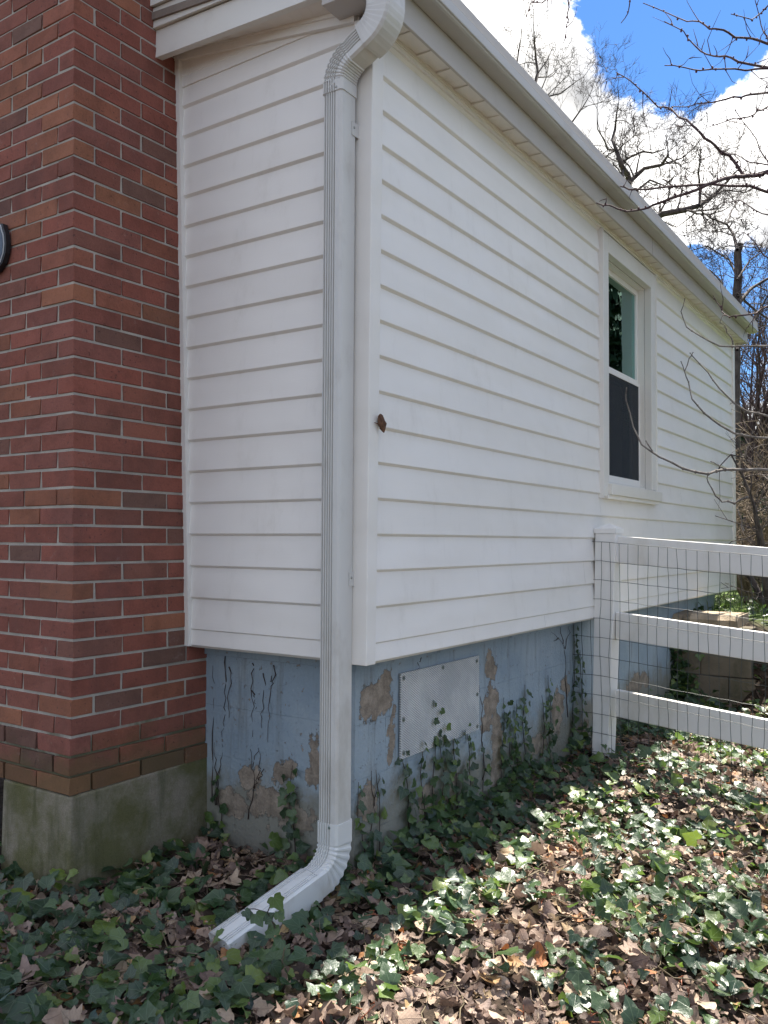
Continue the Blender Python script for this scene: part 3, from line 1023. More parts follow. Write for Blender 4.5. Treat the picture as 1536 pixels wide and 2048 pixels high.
pl = tag(empty('plaque', (-.53, 1.5, 1.4)), 'dark blue shield shaped plaque with thin silver outline on the brick chimney', 'plaque')
shield(1.0, -.540, -.520, m_black, 'back_plate', pl)
shield(.955, -.5425, -.5405, m_line, 'border', pl)
shield(.925, -.5445, -.5427, m_navy, 'face_plate', pl)

m_husk = mat_bark('brown_husk', (.07, .035, .022), (.20, .11, .07), 90)
hk = MB()
hp, hr = [], []
for i, (dx, dz, r) in enumerate(((-.012, .034, .003), (-.010, .028, .009), (-.006, .014, .0125), (0, .0, .0135), (.006, -.014, .011), (.010, -.023, .006), (.012, -.029, .0015))):
    hp.append((.040 + dx, -.024, .764 + dz))
    hr.append(r)
hk.tube(hp, hr, 8, True, True)
husk = hk.build('chrysalis', m_husk)
tag(husk, 'small brown withered chrysalis husk stuck to the white corner board', 'chrysalis')
MB().tube([(.030, -.022, .762), (.012, -.020, .764), (.004, -.016, .766)], [.004, .002, .0008], 5).build('leg', m_husk, husk)
MB().tube([(.040, -.034, .775), (.046, -.037, .765), (.047, -.035, .755)], [.002, .003, .001], 5).build('wing_pad', m_husk, husk)

# ------------------------------------------------------------------ fence
fence = tag(empty('fence', (2.26, -.06, -.88)), 'white vinyl three rail fence with dark welded wire mesh against the house', 'fence')
PX0, PX1, PY0, PY1 = 2.200, 2.325, -.1215, .0
post = MB().hexa([(PX0, PY0 + .060, -1.1), (PX1, PY0 + .060, -1.1), (PX0, PY1 + .024, -1.1), (PX1, PY1 + .024, -1.1),
                  (PX0, PY0, .402), (PX1, PY0, .402), (PX0, PY1 - .004, .402), (PX1, PY1 - .004, .402)]).build('post', M['fence'], fence, bevel=.004)
cpx, cpy = (PX0 + PX1) / 2, (PY0 + PY1) / 2 - .002
cap = MB().box(PX0 - .004, PY0 - .004, .4025, PX1 + .004, PY1, .430)
cap.poly([(PX0 - .004, PY0 - .004, .430), (PX1 + .004, PY0 - .004, .430), (PX1 + .004, PY1, .430), (PX0 - .004, PY1, .430), (cpx, cpy, .462)],
         [(0, 1, 4), (1, 2, 4), (2, 3, 4), (3, 0, 4)])
cap.build('cap', M['fence'], post)
FA = math.radians(-96)
fd = np.array([math.cos(FA), math.sin(FA)])
for zt in (.390, -.033, -.461):
    y0s, L = -.105, 3.6
    a = np.array([2.238, y0s])
    b = a + fd * L
    drop = -.072 * L
    w = .038
    MB().hexa([(a[0], a[1], zt - .147), (a[0] + w, a[1], zt - .147), (b[0], b[1], zt - .147 + drop), (b[0] + w, b[1], zt - .147 + drop),
               (a[0], a[1], zt), (a[0] + w, a[1], zt), (b[0], b[1], zt + drop), (b[0] + w, b[1], zt + drop)]).build('rail', M['fence'], fence, bevel=.004)
# far post, past the edge of the frame
fp = np.array([2.262, -.105]) + fd * 2.4
fpz = -.072 * 2.4
p2 = MB().box(fp[0] - .062, fp[1] - .062, -1.4, fp[0] + .062, fp[1] + .062, .402 + fpz).build('post', M['fence'], fence, bevel=.004)
wm = MB()
wr = random.Random(8)


def wire_pt(s, z):
    """s = metres along the fence from the post's front corner (negative = towards the wall)"""
    lean = .018 * math.sin(z * 5 + s * 2) * .25
    tuck = -.30 * max(0.0, -.05 - z) * (1 if s < .02 else 0) if s < -.10 else 0
    x = 2.190 + fd[0] * s * (1 if s > 0 else 0)
    y = -.128 - abs(fd[1]) * s if s > 0 else -.128 - s
    return np.array([x + lean - .004, y, z - .075 * max(s, -.1)])


s_list = [-.142 + .0535 * i for i in range(-2, 33)]
for i, s in enumerate(s_list):
    top = .349 if s > -.15 else -.07
    zl = np.linspace(-.98, top, 16)
    wm.tube([wire_pt(s, z) + (wr.uniform(-.0015, .0015), wr.uniform(-.003, .003) + .004 * math.sin(z * 7 + i), 0) for z in zl], .00135, 4)
for k in range(13):
    z = .349 - .1055 * k
    s0 = -.142 if z > -.07 else -.142 - .107
    wm.tube([wire_pt(s, z) + (-.002, 0, wr.uniform(-.002, .002)) for s in s_list if s >= s0 - .001], .00135, 4)
wm.build('wire_mesh', M['wire'], fence)

# ------------------------------------------------------------------ block retaining wall behind the fence
rw = tag(empty('retaining_wall', (4.35, -.15, -.9)), 'low mossy concrete block retaining wall meeting the foundation behind the fence', 'wall')
for r, (zb, zt) in enumerate(((-1.05, -.840), (-.835, -.637), (-.632, -.430), (-.425, -.268))):
    y = .130
    i = 0
    while y > -.36:
        L = .40 if (i or r % 2) else .20
        y1 = max(y - L, -.42 - .05 * rng.random())
        j = rng.uniform(-.006, .006)
        MB().box(4.24 + j, y1 + .004, zb, 4.42, y, zt).build('block', M['block'], rw, bevel=.006)
        y = y1
        i += 1
m_slab = simple('tan_capstone', (.40, .32, .23), .9, .3, 9, .8, .01, .2, 0, (.16, .12, .08), .6, 6)
cp = MB()
for (y0, y1, h) in ((-.34, .13, .080),):
    n = 7
    rings = []
    for i in range(n + 1):
        y = y0 + (y1 - y0) * i / n
        e = .02 * math.sin(i * 2.3 + y0)
        rings.append([(4.225 + e, y, -.266), (4.215 + e, y, -.266 + h * .6), (4.26 + e, y, -.266 + h + .008 * math.sin(i * 1.7)), (4.60, y, -.262 + h), (4.62, y, -.266)])
    cp.loft(rings)
cp.build('capstone', m_slab, rw)


# ------------------------------------------------------------------ leaves: templates and scattering
def ivy_template(seed):
    r = random.Random(seed)
    half = [(.0, .07), (.13, -.04), (.32, -.03), (.46, .09), (.43, .24), (.50, .42), (.31, .53), (.18, .77)]
    half = [(x * r.uniform(.88, 1.1), y + r.uniform(-.03, .03)) for (x, y) in half]
    outl = half + [(0, 1.0)] + [(-x * r.uniform(.9, 1.08), y + r.uniform(-.02, .02)) for (x, y) in reversed(half[1:])]
    mid = [(0, .30), (0, .62)]
    pts = outl + mid
    fold, curl, cup = r.uniform(-.05, .42), r.uniform(-.6, .2), r.uniform(-.5, .4)
    P = [(x, y - .1, fold * abs(x) + curl * (y - .3) ** 2 + cup * x * x + .05 * r.uniform(-1, 1) * (abs(x) > .3)) for (x, y) in pts]
    n = len(outl)
    a, b = n, n + 1
    T_ = []
    for i in range(n):
        j = (i + 1) % n
        if i in (0, 1, 2, 3) or i >= n - 4:
            T_.append((a, i, j))
        elif i == 4:
            T_ += [(a, i, b), (b, i, j)]
        elif i == n - 5:
            T_ += [(b, i, j), (a, b, j)]
        else:
            T_.append((b, i, j))
    UV = [(x + .5, y) for (x, y) in pts]
    return np.array(P), np.array([t[::1] for t in T_]), np.array(UV)


def dead_template(seed, kind):
    r = random.Random(seed)
    if kind == 'oak':
        half = [(.0, 0), (.06, .10), (.20, .14), (.10, .25), (.33, .36), (.13, .44), (.36, .62), (.14, .68), (.20, .86)]
    elif kind == 'maple':
        half = [(.0, 0), (.12, .04), (.33, .02), (.32, .18), (.52, .34), (.44, .44), (.42, .58), (.27, .62), (.18, .80)]
    else:
        half = [(.0, 0), (.16, .06), (.29, .20), (.37, .36), (.36, .52), (.30, .66), (.23, .79), (.11, .92)]
    half = [(x * r.uniform(.8, 1.15), y + r.uniform(-.03, .03)) for (x, y) in half]
    outl = half + [(0, 1.0)] + [(-x * r.uniform(.8, 1.15), y + r.uniform(-.03, .03)) for (x, y) in reversed(half[1:])]
    n = len(outl)
    nh = len(half)
    mids = [(0, .2), (0, .45), (0, .7)]
    pts = outl + mids
    c1, c2, c3 = r.uniform(-.8, 1.3), r.uniform(-.6, .9), r.uniform(-.5, .5)
    P = []
    for (x, y) in pts:
        z = c1 * x * x + c2 * (y - .45) ** 2 + c3 * x * (y - .5) + .045 * r.uniform(-1, 1)
        P.append((x, y - .45, z))
    T_ = []

    def m_of(y): return n + (0 if y < .32 else 1 if y < .58 else 2)
    for i in range(n):
        j = (i + 1) % n
        mi, mj = m_of(outl[i][1]), m_of(outl[j][1])
        T_.append((mi, i, j))
        if mi != mj:
            if abs(mi - mj) == 2:
                md = n + 1
                T_ += [(mi, j, md), (md, j, mj)]
            else:
                T_.append((mi, j, mj))
    UV = [(x + .5, y) for (x, y) in pts]
    return np.array(P), np.array(T_), np.array(UV)


IVY = [ivy_template(i) for i in range(8)]
DEAD = [dead_template(30 + i, k) for i, k in enumerate(('maple', 'oval', 'maple', 'maple', 'oval', 'maple', 'oval', 'oak'))]


def leaf_mesh(name, verts, tris, uvs, rnd, mat):
    me = bpy.data.meshes.new(name)
    me.vertices.add(len(verts))
    me.vertices.foreach_set('co', np.ascontiguousarray(verts, np.float32).ravel())
    nt = len(tris)
    me.loops.add(nt * 3)
    me.loops.foreach_set('vertex_index', np.ascontiguousarray(tris, np.int32).ravel())
    me.polygons.add(nt)
    me.polygons.foreach_set('loop_start', np.arange(0, nt * 3, 3, dtype=np.int32))
    me.polygons.foreach_set('loop_total', np.full(nt, 3, np.int32))
    me.polygons.foreach_set('use_smooth', np.ones(nt, bool))
    uv = me.uv_layers.new(name='UVMap')
    uv.data.foreach_set('uv', np.ascontiguousarray(uvs[tris.ravel()], np.float32).ravel())
    at_ = me.attributes.new('rnd', 'FLOAT', 'POINT')
    at_.data.foreach_set('value', np.ascontiguousarray(rnd, np.float32))
    me.materials.append(mat)
    me.update(calc_edges=True)
    me.validate()
    return me


def frames(n, R, up, tilt, yaw=None):
    """n rotation matrices: leaf plane normal near 'up', random heading"""
    nr = np.tile(np.asarray(up, float), (n, 1)) + R.normal(0, tilt, (n, 3))
    nr /= np.linalg.norm(nr, axis=1, keepdims=True)
    h = R.normal(0, 1, (n, 3)) if yaw is None else np.tile(np.asarray(yaw, float), (n, 1)) + R.normal(0, .5, (n, 3))
    yv = h - nr * (h * nr).sum(1, keepdims=True)
    yv /= np.linalg.norm(yv, axis=1, keepdims=True)
    xv = np.cross(yv, nr)
    return np.stack([xv, yv, nr], 2)          # columns


def merged(name, templates, pos, rot, size, mat, R, rnd=None):
    which = R.integers(0, len(templates), len(pos))
    rv = R.random(len(pos)) if rnd is None else rnd
    Vs, Ts, Us, Rs, off = [], [], [], [], 0
    for t, (P, T_, UV) in enumerate(templates):
        idx = np.where(which == t)[0]
        if not len(idx): continue
        v = np.einsum('nij,vj->nvi', rot[idx], P) * size[idx][:, None, None] + pos[idx][:, None, :]
        k = len(P)
        Vs.append(v.reshape(-1, 3))
        Ts.append((T_[None] + (np.arange(len(idx)) * k)[:, None, None] + off).reshape(-1, 3))
        Us.append(np.tile(UV, (len(idx), 1)))
        Rs.append(np.repeat(rv[idx], k))
        off += k * len(idx)
    return leaf_mesh(name, np.concatenate(Vs), np.concatenate(Ts), np.concatenate(Us), np.concatenate(Rs), mat)


def scatter_object(name, templates, pos, rot, size, mat, R, label, n_single=300):
    """the nearest n_single leaves in view are objects of their own, the rest one mesh"""
    px, py, w = project(pos)
    vis = (px > 10) & (px < 1526) & (py > 0) & (py < 2040) & (w > .3)
    score = np.where(vis, size / np.maximum(w, .3), -1)
    order = np.argsort(-score)
    # of the largest third, keep those lying highest so that they are seen
    cand = order[:int(n_single * 3.0)]
    lift = pos[cand][:, 2] - gz(pos[cand][:, 0], pos[cand][:, 1])
    cand = cand[np.argsort(-(lift / lift.std() + .8 * score[cand] / score[cand].std()))][:n_single]
    single = np.zeros(len(pos), bool)
    single[cand] = True
    rest = ~single
    me = merged(name, templates, pos[rest], rot[rest], size[rest], mat, R)
    o = bpy.data.objects.new(name, me)
    COL.objects.link(o)
    tag(o, label, None, None, 'stuff')
    protos = [leaf_mesh('leaf', P, T_, UV, np.zeros(len(P)), mat) for (P, T_, UV) in templates]
    for i in np.where(single)[0]:
        l = bpy.data.objects.new('leaf', protos[int(R.integers(len(protos)))])
        COL.objects.link(l)
        l.matrix_world = Matrix.LocRotScale(Vector(pos[i]), Matrix(rot[i].tolist()).to_quaternion(), Vector((size[i],) * 3))
        l.parent = o
    return o


R0 = np.random.default_rng(11)


def spots(n, x0, x1, y0, y1):
    p = np.stack([R0.uniform(x0, x1, n), R0.uniform(y0, y1, n)], 1)
    inside = ((p[:, 0] > FX - .01) & (p[:, 1] > FY - .01)) | ((p[:, 0] > -.55) & (p[:, 1] > .87) & (p[:, 1] < 1.29)) | ((p[:, 0] > -.53) & (p[:, 1] > 1.28))
    inside |= (p[:, 0] > 4.2) & (p[:, 0] < 4.65) & (p[:, 1] > -.40)
    return p[~inside]


def dens(x, y):
    """ivy cover 0..1: thick along the walls and in clumps, thin on the bare patch by the corner"""
    d = .70 + .70 * hash_noise(x, y, 3.1) + .55 * hash_noise(x + 7, y + 2, 7.3) + .25 * hash_noise(x - 4, y + 5, 15)
    d += .12 * (y > -.2) * (x < .2)
    d += .5 * np.exp(-((np.clip(FY - y, 0, 9)) / .16) ** 2) * (x > .1)
    d += .45 * np.exp(-(((x + .9) / .6) ** 2 + ((y - .35) / .5) ** 2))
    d -= 1.3 * np.exp(-(((x + .05) / .16) ** 2 + ((y - .55) / .22) ** 2))
    d -= .5 * np.exp(-(((x + .25) / .35) ** 2 + ((y + .55) / .22) ** 2))
    for (gx, gy, gw, ga) in ((-.29, -.52, .13, -1.3), (-.34, -.67, .14, -1.3), (.80, -.47, .13, -1.0), (.15, -.57, .13, -.9), (-.02, -.95, .20, -.9), (2.2, -.56, .16, -.8), (0, -.52, .09, -.9),
                             (-.48, -.28, .11, .9), (.21, -.265, .12, .9), (.50, -.94, .24, .9), (1.35, -.42, .25, .6), (-.04, -.73, .07, .5), (.18, .6, .1, -1.0)):
        d += ga * np.exp(-((x - gx) ** 2 + (y - gy) ** 2) / gw ** 2)
    return np.clip(d, .04, 1)


# dead leaves underneath
p = spots(25000, -1.75, 4.4, -2.3, 1.75)
far = p[:, 0] > 1.6
p = p[~far | (R0.random(len(p)) < .75)]
n = len(p)
lift = np.abs(R0.normal(0, .014, n)) + .003
sz = R0.uniform(.034, .074, n) * np.where(R0.random(n) < .25, .6, 1)
pos = np.column_stack([p, gz(p[:, 0], p[:, 1]) + lift])
scatter_object('leaf_litter', DEAD, pos, frames(n, R0, (-.08, -.1, 1), .45), sz, M['dead'], R0, 'layer of curled brown and tan dead leaves over the soil')

# ivy over it
p = spots(30000, -1.75, 4.4, -2.3, 1.75)
p = p[R0.random(len(p)) < dens(p[:, 0], p[:, 1]) * np.where(p[:, 0] > 1.7, .62, .72)]
n = len(p)
near_wall = np.exp(-((np.clip(FY - p[:, 1], 0, 9)) / .14) ** 2) * (p[:, 0] > .12) * (p[:, 1] < FY)
lift = .016 + np.abs(R0.normal(0, .032, n)) + near_wall * R0.uniform(0, .10, n)
sz = R0.lognormal(math.log(.044), .34, n).clip(.018, .078)
pos = np.column_stack([p, gz(p[:, 0], p[:, 1]) + lift])
scatter_object('ivy_ground_cover', IVY, pos, frames(n, R0, (-.16, -.26, 1), .40), sz, M['ivy'], R0, 'dark green ivy leaves covering the ground along the house')

# ivy on the bank behind the fence and beyond the retaining wall
p = spots(5200, 2.8, 6.4, -2.6, .2)
p = p[(p[:, 0] > 4.2) | (R0.random(len(p)) < .35)]
n = len(p)
p = p[(p[:, 0] < 4.5) | (p[:, 1] < -.9) | (R0.random(len(p)) < .12)]
n = len(p)
pos = np.column_stack([p, gz(p[:, 0], p[:, 1]) + .02 + np.abs(R0.normal(0, .04, n))])
q = np.column_stack([R0.uniform(4.17, 4.235, 260), .13 - np.abs(R0.normal(0, .09, 260)), -.86 + np.abs(R0.normal(0, .20, 260))])
pos = np.concatenate([pos, q[q[:, 2] < -.27]])
n = len(pos)
bank = bpy.data.objects.new('ivy_bank', merged('ivy_bank', IVY, pos, frames(n, R0, (-.2, -.1, 1), .5), R0.uniform(.03, .07, n), M['ivy'], R0))
COL.objects.link(bank)
tag(bank, 'sunlit ivy leaves on the bank behind the fence rails', None, None, 'stuff')

p = spots(11000, -1.6, 2.6, -2.1, 1.0)
n = len(p)
pos = np.column_stack([p, gz(p[:, 0], p[:, 1]) + np.abs(R0.normal(0, .022, n)) + .006])
crumbs = bpy.data.objects.new('leaf_crumbs', merged('leaf_crumbs', [DEAD[1], DEAD[4], DEAD[2]], pos, frames(n, R0, (0, 0, 1), .8), R0.uniform(.008, .024, n), M['dead'], R0))
COL.objects.link(crumbs)
tag(crumbs, 'small broken leaf crumbs between the dead leaves and ivy', None, None, 'stuff')

# fine dead stems among the leaves
stm = MB()
for _ in range(520):
    x, y = R0.uniform(-1.5, 3.2), R0.uniform(-2.0, .9)
    if (x > FX and y > FY) or (x > -.56 and y > .86): continue
    a, L = R0.uniform(0, 6.28), R0.uniform(.06, .26)
    if -.2 < x < .1 and .2 < y < .85: L *= 1.3
    pts = []
    for t in np.linspace(-.5, .5, 5):
        q = (x + L * t * math.cos(a) + R0.normal(0, .008), y + L * t * math.sin(a) + R0.normal(0, .008))
        pts.append((*q, float(gz(*q)) + .016 + abs(R0.normal(0, .014))))
    stm.tube(pts, [.0017, .0016, .0014, .0012, .0007], 4)
tag(stm.build('dry_stems', M['bark_tan'], origin=(0, 0, 0)), 'thin dry stems and twigs scattered among the leaves', None, None, 'stuff')
run = MB()
for _ in range(240):
    x, y = R0.uniform(-1.4, 3.0), R0.uniform(-1.9, .7)
    if (x > FX - .05 and y > FY - .05) or (x > -.56 and y > .84): continue
    a = R0.uniform(0, 6.28)
    pts = []
    for t in range(9):
        pts.append((x, y, float(gz(x, y)) + .022 + .016 * abs(math.sin(t * 1.1 + a)) + R0.normal(0, .004)))
        a += R0.normal(0, .35)
        x, y = x + .045 * math.cos(a), y + .045 * math.sin(a)
        if x > FX - .02 and y > FY - .02 or (x > -.56 and y > .84): break
    if len(pts) > 3: run.tube(pts, list(np.linspace(.0024, .0012, len(pts))), 5)
tag(run.build('ivy_runners', simple('ivy_runner', (.13, .10, .055), .7, .4, 40), origin=(0, 0, 0)), 'woody ivy runners trailing between the leaves on the ground', None, None, 'stuff')
# tiny fallen red maple flowers
fl_ = MB()
for _ in range(110):
    x, y = R0.uniform(-1.0, 1.8), R0.uniform(-1.6, -.15)
    z = float(gz(x, y)) + R0.uniform(.02, .05)
    for q in range(3):
        c = np.array([x, y, z]) + R0.normal(0, .006, 3)
        fl_.tube([c, c + R0.normal(0, .007, 3), c + R0.normal(0, .011, 3)], [.0016, .0022, .0010], 3)
tag(fl_.build('fallen_flowers', simple('red_flower', (.26, .075, .035), .6, .3, 40), origin=(0, 0, 0)), 'tiny red fallen maple flowers on the sunlit dead leaves', None, None, 'stuff')

# the stick by the downspout end
stick = MB()
q0, q1 = at(433, 1925, 2.02), at(590, 2030, 1.83)
pts = []
for t in np.linspace(0, 1, 9):
    q = q0 * (1 - t) + q1 * t
    q[2] = float(gz(q[0], q[1])) + .055 - .01 * t + .004 * math.sin(t * 11)
    q[0] += .006 * math.sin(t * 9)
    pts.append(q)
stick.tube(pts, list(np.linspace(.0052, .0035, 9)), 7, True, True)
stick.tube([pts[2], pts[2] + np.array([.02, .02, .012])], [.0026, .0012], 5)
tag(stick.build('stick', M['bark_tan']), 'bare grey brown stick lying on the leaves below the downspout end', 'stick')

# ------------------------------------------------------------------ climbing ivy on the foundation
IVY_SMALL = [leaf_mesh('leaf', P, T_, UV, np.zeros(len(P)), M['ivy']) for (P, T_, UV) in IVY]
VR = np.random.default_rng(3)


def vine(wall, base, top, n_leaf, size, label, dry=.0):
    """wall 'long': points are (x, z) on the face y=FY; wall 'end': (y, z) on the face x=FX"""
    def W3(a, z, off): return np.array([a, FY - off, z]) if wall == 'long' else np.array([FX - off, a, z])
    o = empty('ivy_vine', W3(base[0], base[1] - .12, .02))
    tag(o, label, 'ivy vine', 'ivy vines climbing the foundation')
    pts = []
    ph = VR.uniform(0, 6)
    N = 9
    for i in range(N):
        t = i / (N - 1)
        a = base[0] + (top[0] - base[0]) * t + .012 * math.sin(ph + 7 * t) + VR.normal(0, .004)
        pts.append(W3(a, base[1] - .1 + (top[1] - base[1] + .1) * t, .006 + .004 * VR.random()))
    MB().tube(pts, list(np.linspace(.0027, .0010, N)), 5).build('stem', M['stem'], o)
    n_leaf = int(n_leaf * 1.55)
    size *= 1.22
    up = np.array([0, -1, .25]) if wall == 'long' else np.array([-1, 0, .25])
    for k in range(n_leaf):
        t = (k + VR.random() * .8) / n_leaf * .97
        f = t * (N - 1)
        i = min(int(f), N - 2)
        c = pts[i] * (1 - f + i) + pts[i + 1] * (f - i)
        s = size * (1.15 - .55 * t) * VR.uniform(.7, 1.25)
        sd = (1 if k % 2 else -1) * VR.uniform(.2, .9) * s
        off = VR.uniform(.006, .022)
        c = c + (np.array([sd, -off, 0]) if wall == 'long' else np.array([-off, sd, 0]))
        l = bpy.data.objects.new('leaf', IVY_SMALL[int(VR.integers(8))])
        COL.objects.link(l)
        Rm = frames(1, VR, up, .30, (VR.normal(0, .35) * (wall == 'long'), VR.normal(0, .35) * (wall != 'long'), -.8 if VR.random() < .75 else .8))[0]
        l.matrix_world = Matrix.LocRotScale(Vector(c), Matrix(Rm.tolist()).to_quaternion(), Vector((s,) * 3))
        l.parent = o
        l.matrix_parent_inverse = Matrix.Translation(-Vector(o.location))
    return o


for args in (
    ('long', (.171, -.761), (.112, -.520), 9, .040, 'short ivy vine just right of the downspout, thin tip bare'),
    ('long', (.27, -.80), (.245, -.50), 7, .040, 'ivy vine on the peeled patch between downspout and vent'),
    ('long', (.462, -.766), (.441, -.459), 13, .046, 'ivy vine reaching the lower left corner of the metal vent'),
    ('long', (.576, -.74), (.566, -.433), 9, .040, 'ivy vine with a curled tip over the vent bottom edge'),
    ('long', (.667, -.70), (.665, -.275), 9, .042, 'tallest ivy vine on the vent, its brown tip up the middle'),
    ('long', (.737, -.72), (.715, -.397), 12, .048, 'leafy ivy vine right of the brown tipped vine on the vent'),
    ('long', (.86, -.76), (.83, -.46), 11, .046, 'ivy vine covering the lower edge of the vent, two from the right'),
    ('long', (.968, -.793), (.962, -.430), 12, .044, 'ivy vine ending at the vent lower right corner'),
    ('long', (1.10, -.80), (1.11, -.56), 6, .038, 'low ivy vine in the gap right of the vent'),
    ('long', (1.298, -.826), (1.308, -.391), 17, .042, 'dense ivy vine beside the long tan peeled strip'),
    ('long', (1.40, -.82), (1.385, -.47), 15, .042, 'thick ivy vine immediately right of the peeled strip vine'),
    ('long', (1.475, -.819), (1.447, -.423), 15, .040, 'ivy vine left of the vine with the single large top leaf'),
    ('long', (1.551, -.737), (1.540, -.363), 14, .044, 'ivy vine with one broad leaf standing out near its top'),
    ('long', (1.780, -.785), (1.781, -.447), 13, .038, 'ivy vine at the left edge of the dark peeled patch by the mesh'),
    ('long', (1.878, -.752), (1.860, -.353), 14, .036, 'thin leaved ivy vine crossing the dark peeled patch by the mesh'),
    ('long', (2.197, -.815), (2.216, -.102), 22, .036, 'ivy vine climbing the wire mesh edge up to the siding'),
    ('long', (2.35, -.817), (2.315, -.267), 14, .034, 'ivy vine directly behind the fence post'),
    ('end', (.41, -.78), (.43, -.50), 11, .046, 'ivy vine alone on the end wall left of the downspout'),
    ('end', (.80, -.76), (.80, -.57), 6, .038, 'stubby ivy vine in the corner between chimney and foundation'),
):
    vine(*args)
# the sprig that crosses the downspout extension
sp = empty('ivy_vine', tuple(at(545, 1850, 2.45)))
tag(sp, 'ivy sprig growing up across the downspout extension', 'ivy vine', 'ivy vines climbing the foundation')
sp_pts = [at(px, py, dd) for (px, py, dd) in ((560, 1885, 2.36), (548, 1850, 2.35), (535, 1825, 2.36), (545, 1800, 2.35), (552, 1790, 2.35))]
MB().tube(sp_pts, [.002, .002, .0018, .0014, .001], 5).build('stem', M['stem'], sp)
MB().tube([sp_pts[2], at(510, 1818, 2.37), at(485, 1818, 2.38)], [.0015, .0013, .001], 5).build('stem', M['stem'], sp)
for (px, py, s) in ((548, 1795, .050), (512, 1828, .044), (530, 1842, .040), (490, 1822, .030), (556, 1838, .034), (548, 1868, .046), (562, 1880, .044), (500, 1838, .030)):
    l = bpy.data.objects.new('leaf', IVY_SMALL[int(VR.integers(8))])
    COL.objects.link(l)
    Rm = frames(1, VR, (-.75, -.5, .45), .25, (0, 0, VR.choice([-1., 1.])))[0]
    l.matrix_world = Matrix.LocRotScale(Vector(at(px, py, 2.345)), Matrix(Rm.tolist()).to_quaternion(), Vector((s,) * 3))
    l.parent = sp
    l.matrix_parent_inverse = Matrix.Translation(-Vector(sp.location))

# dead vine stems stuck to the painted walls
for (wall, lab, runs) in (
    ('end', 'long dead vine stem stuck to the blue wall next to the chimney', [[(.785, -.12), (.780, -.20), (.783, -.29), (.790, -.38), (.795, -.445)], [(.755, -.15), (.752, -.22), (.762, -.30), (.757, -.36)]]),
    ('end', 'dark branching vine scar hanging in the middle of the blue end wall', [[(.635, -.13), (.630, -.20), (.633, -.30), (.630, -.42)], [(.632, -.24), (.622, -.27), (.615, -.31)]]),
    ('end', 'forked dead vine nearest the downspout on the blue end wall', [[(.515, -.13), (.523, -.19), (.540, -.23), (.541, -.33), (.550, -.43)], [(.575, -.16), (.571, -.23), (.580, -.33), (.582, -.38)], [(.541, -.20), (.53, -.17)]]),
    ('end', 'brown forked creeper stem rising from the leaf pile on the end wall', [[(.645, -.74), (.622, -.65), (.617, -.60), (.628, -.54), (.640, -.47)], [(.618, -.62), (.598, -.58), (.590, -.52), (.595, -.47)], [(.60, -.585), (.575, -.56), (.57, -.535)], [(.628, -.54), (.615, -.50), (.60, -.46)]]),
    ('end', 'cluster of thin dead stems in the chimney corner', [[(.835, -.72), (.828, -.62), (.83, -.54), (.838, -.47)], [(.82, -.72), (.812, -.60), (.80, -.54), (.795, -.47)], [(.845, -.70), (.850, -.50), (.848, -.30), (.852, -.16)]]),
    ('long', 'loose dead stem hanging under the siding above the vent', [[(.62, -.09), (.58, -.12), (.545, -.135), (.535, -.165)]]),
    ('long', 'straight dead stem rising between vent and peeled strip', [[(1.12, -.80), (1.105, -.66), (1.10, -.50), (1.085, -.36), (1.07, -.30)]]),
    ('long', 'branching dead vine spread under the siding left of the fence', [[(2.13, -.62), (2.10, -.40), (2.09, -.24), (2.03, -.18), (1.90, -.13)], [(2.09, -.24), (2.13, -.17), (2.16, -.11)], [(2.06, -.21), (2.02, -.14), (2.03, -.11)], [(2.0, -.17), (1.93, -.18)]]),
    ('long', 'dry reddish stems left of the vent over a peeled spot', [[(.20, -.76), (.235, -.66), (.245, -.58), (.26, -.52)], [(.225, -.64), (.215, -.56), (.212, -.50)]]),
):
    mb = MB()
    for run in runs:
        pts = []
        for i, (a, z) in enumerate(run):
            off = .004
            pts.append((a, FY - off, z) if wall == 'long' else (FX - off, a, z))
        fine = []
        for i in range(len(pts) - 1):
            for t in (0, .33, .67):
                q = np.array(pts[i]) * (1 - t) + np.array(pts[i + 1]) * t + VR.normal(0, .0042, 3)
                fine.append(q)
        fine.append(np.array(pts[-1]))
        mb.tube(fine, list(np.linspace(.0026, .0009, len(fine)) * VR.uniform(.6, 1.15, len(fine))), 5)
    tag(mb.build('dead_vine', M['stem']), lab, 'dead vine', 'dead vine stems on the foundation')


# ------------------------------------------------------------------ bare trees
TR = random.Random(21)
_nr = np.random.default_rng(77)


def twig(mb, p, d, L, r, level, gnarl=.28, n=4, kids=(3, 5), sides=4, up=.08):
    """a crooked tapering branch with side branches, recursive"""
    pts = [p]
    rad = [r]
    dd = d / np.linalg.norm(d)
    for i in range(n):
        dd = dd + _nr.normal(0, gnarl, 3) + np.array([0, 0, up])
        dd /= np.linalg.norm(dd)
        pts.append(pts[-1] + dd * L / n)
        rad.append(r * (1 - .72 * (i + 1) / n))
    mb.tube(pts, rad, sides)
    if level <= 0: return
    for k in range(TR.randint(*kids)):
        t = TR.uniform(.25, .98) * n
        i = min(int(t), n - 1)
        q = pts[i] + (pts[i + 1] - pts[i]) * (t - i)
        ax = pts[i + 1] - pts[i]
        ax = ax / np.linalg.norm(ax)
        side = _nr.normal(0, 1, 3)
        side -= ax * (side @ ax)
        side /= np.linalg.norm(side)
        a = TR.uniform(.5, 1.0)
        twig(mb, q, ax * math.cos(a) + side * math.sin(a), L * TR.uniform(.45, .72), max(rad[i] * .6, .0032), level - 1, gnarl, n if level > 1 else 3, kids, 3 if level < 3 else 4, up)


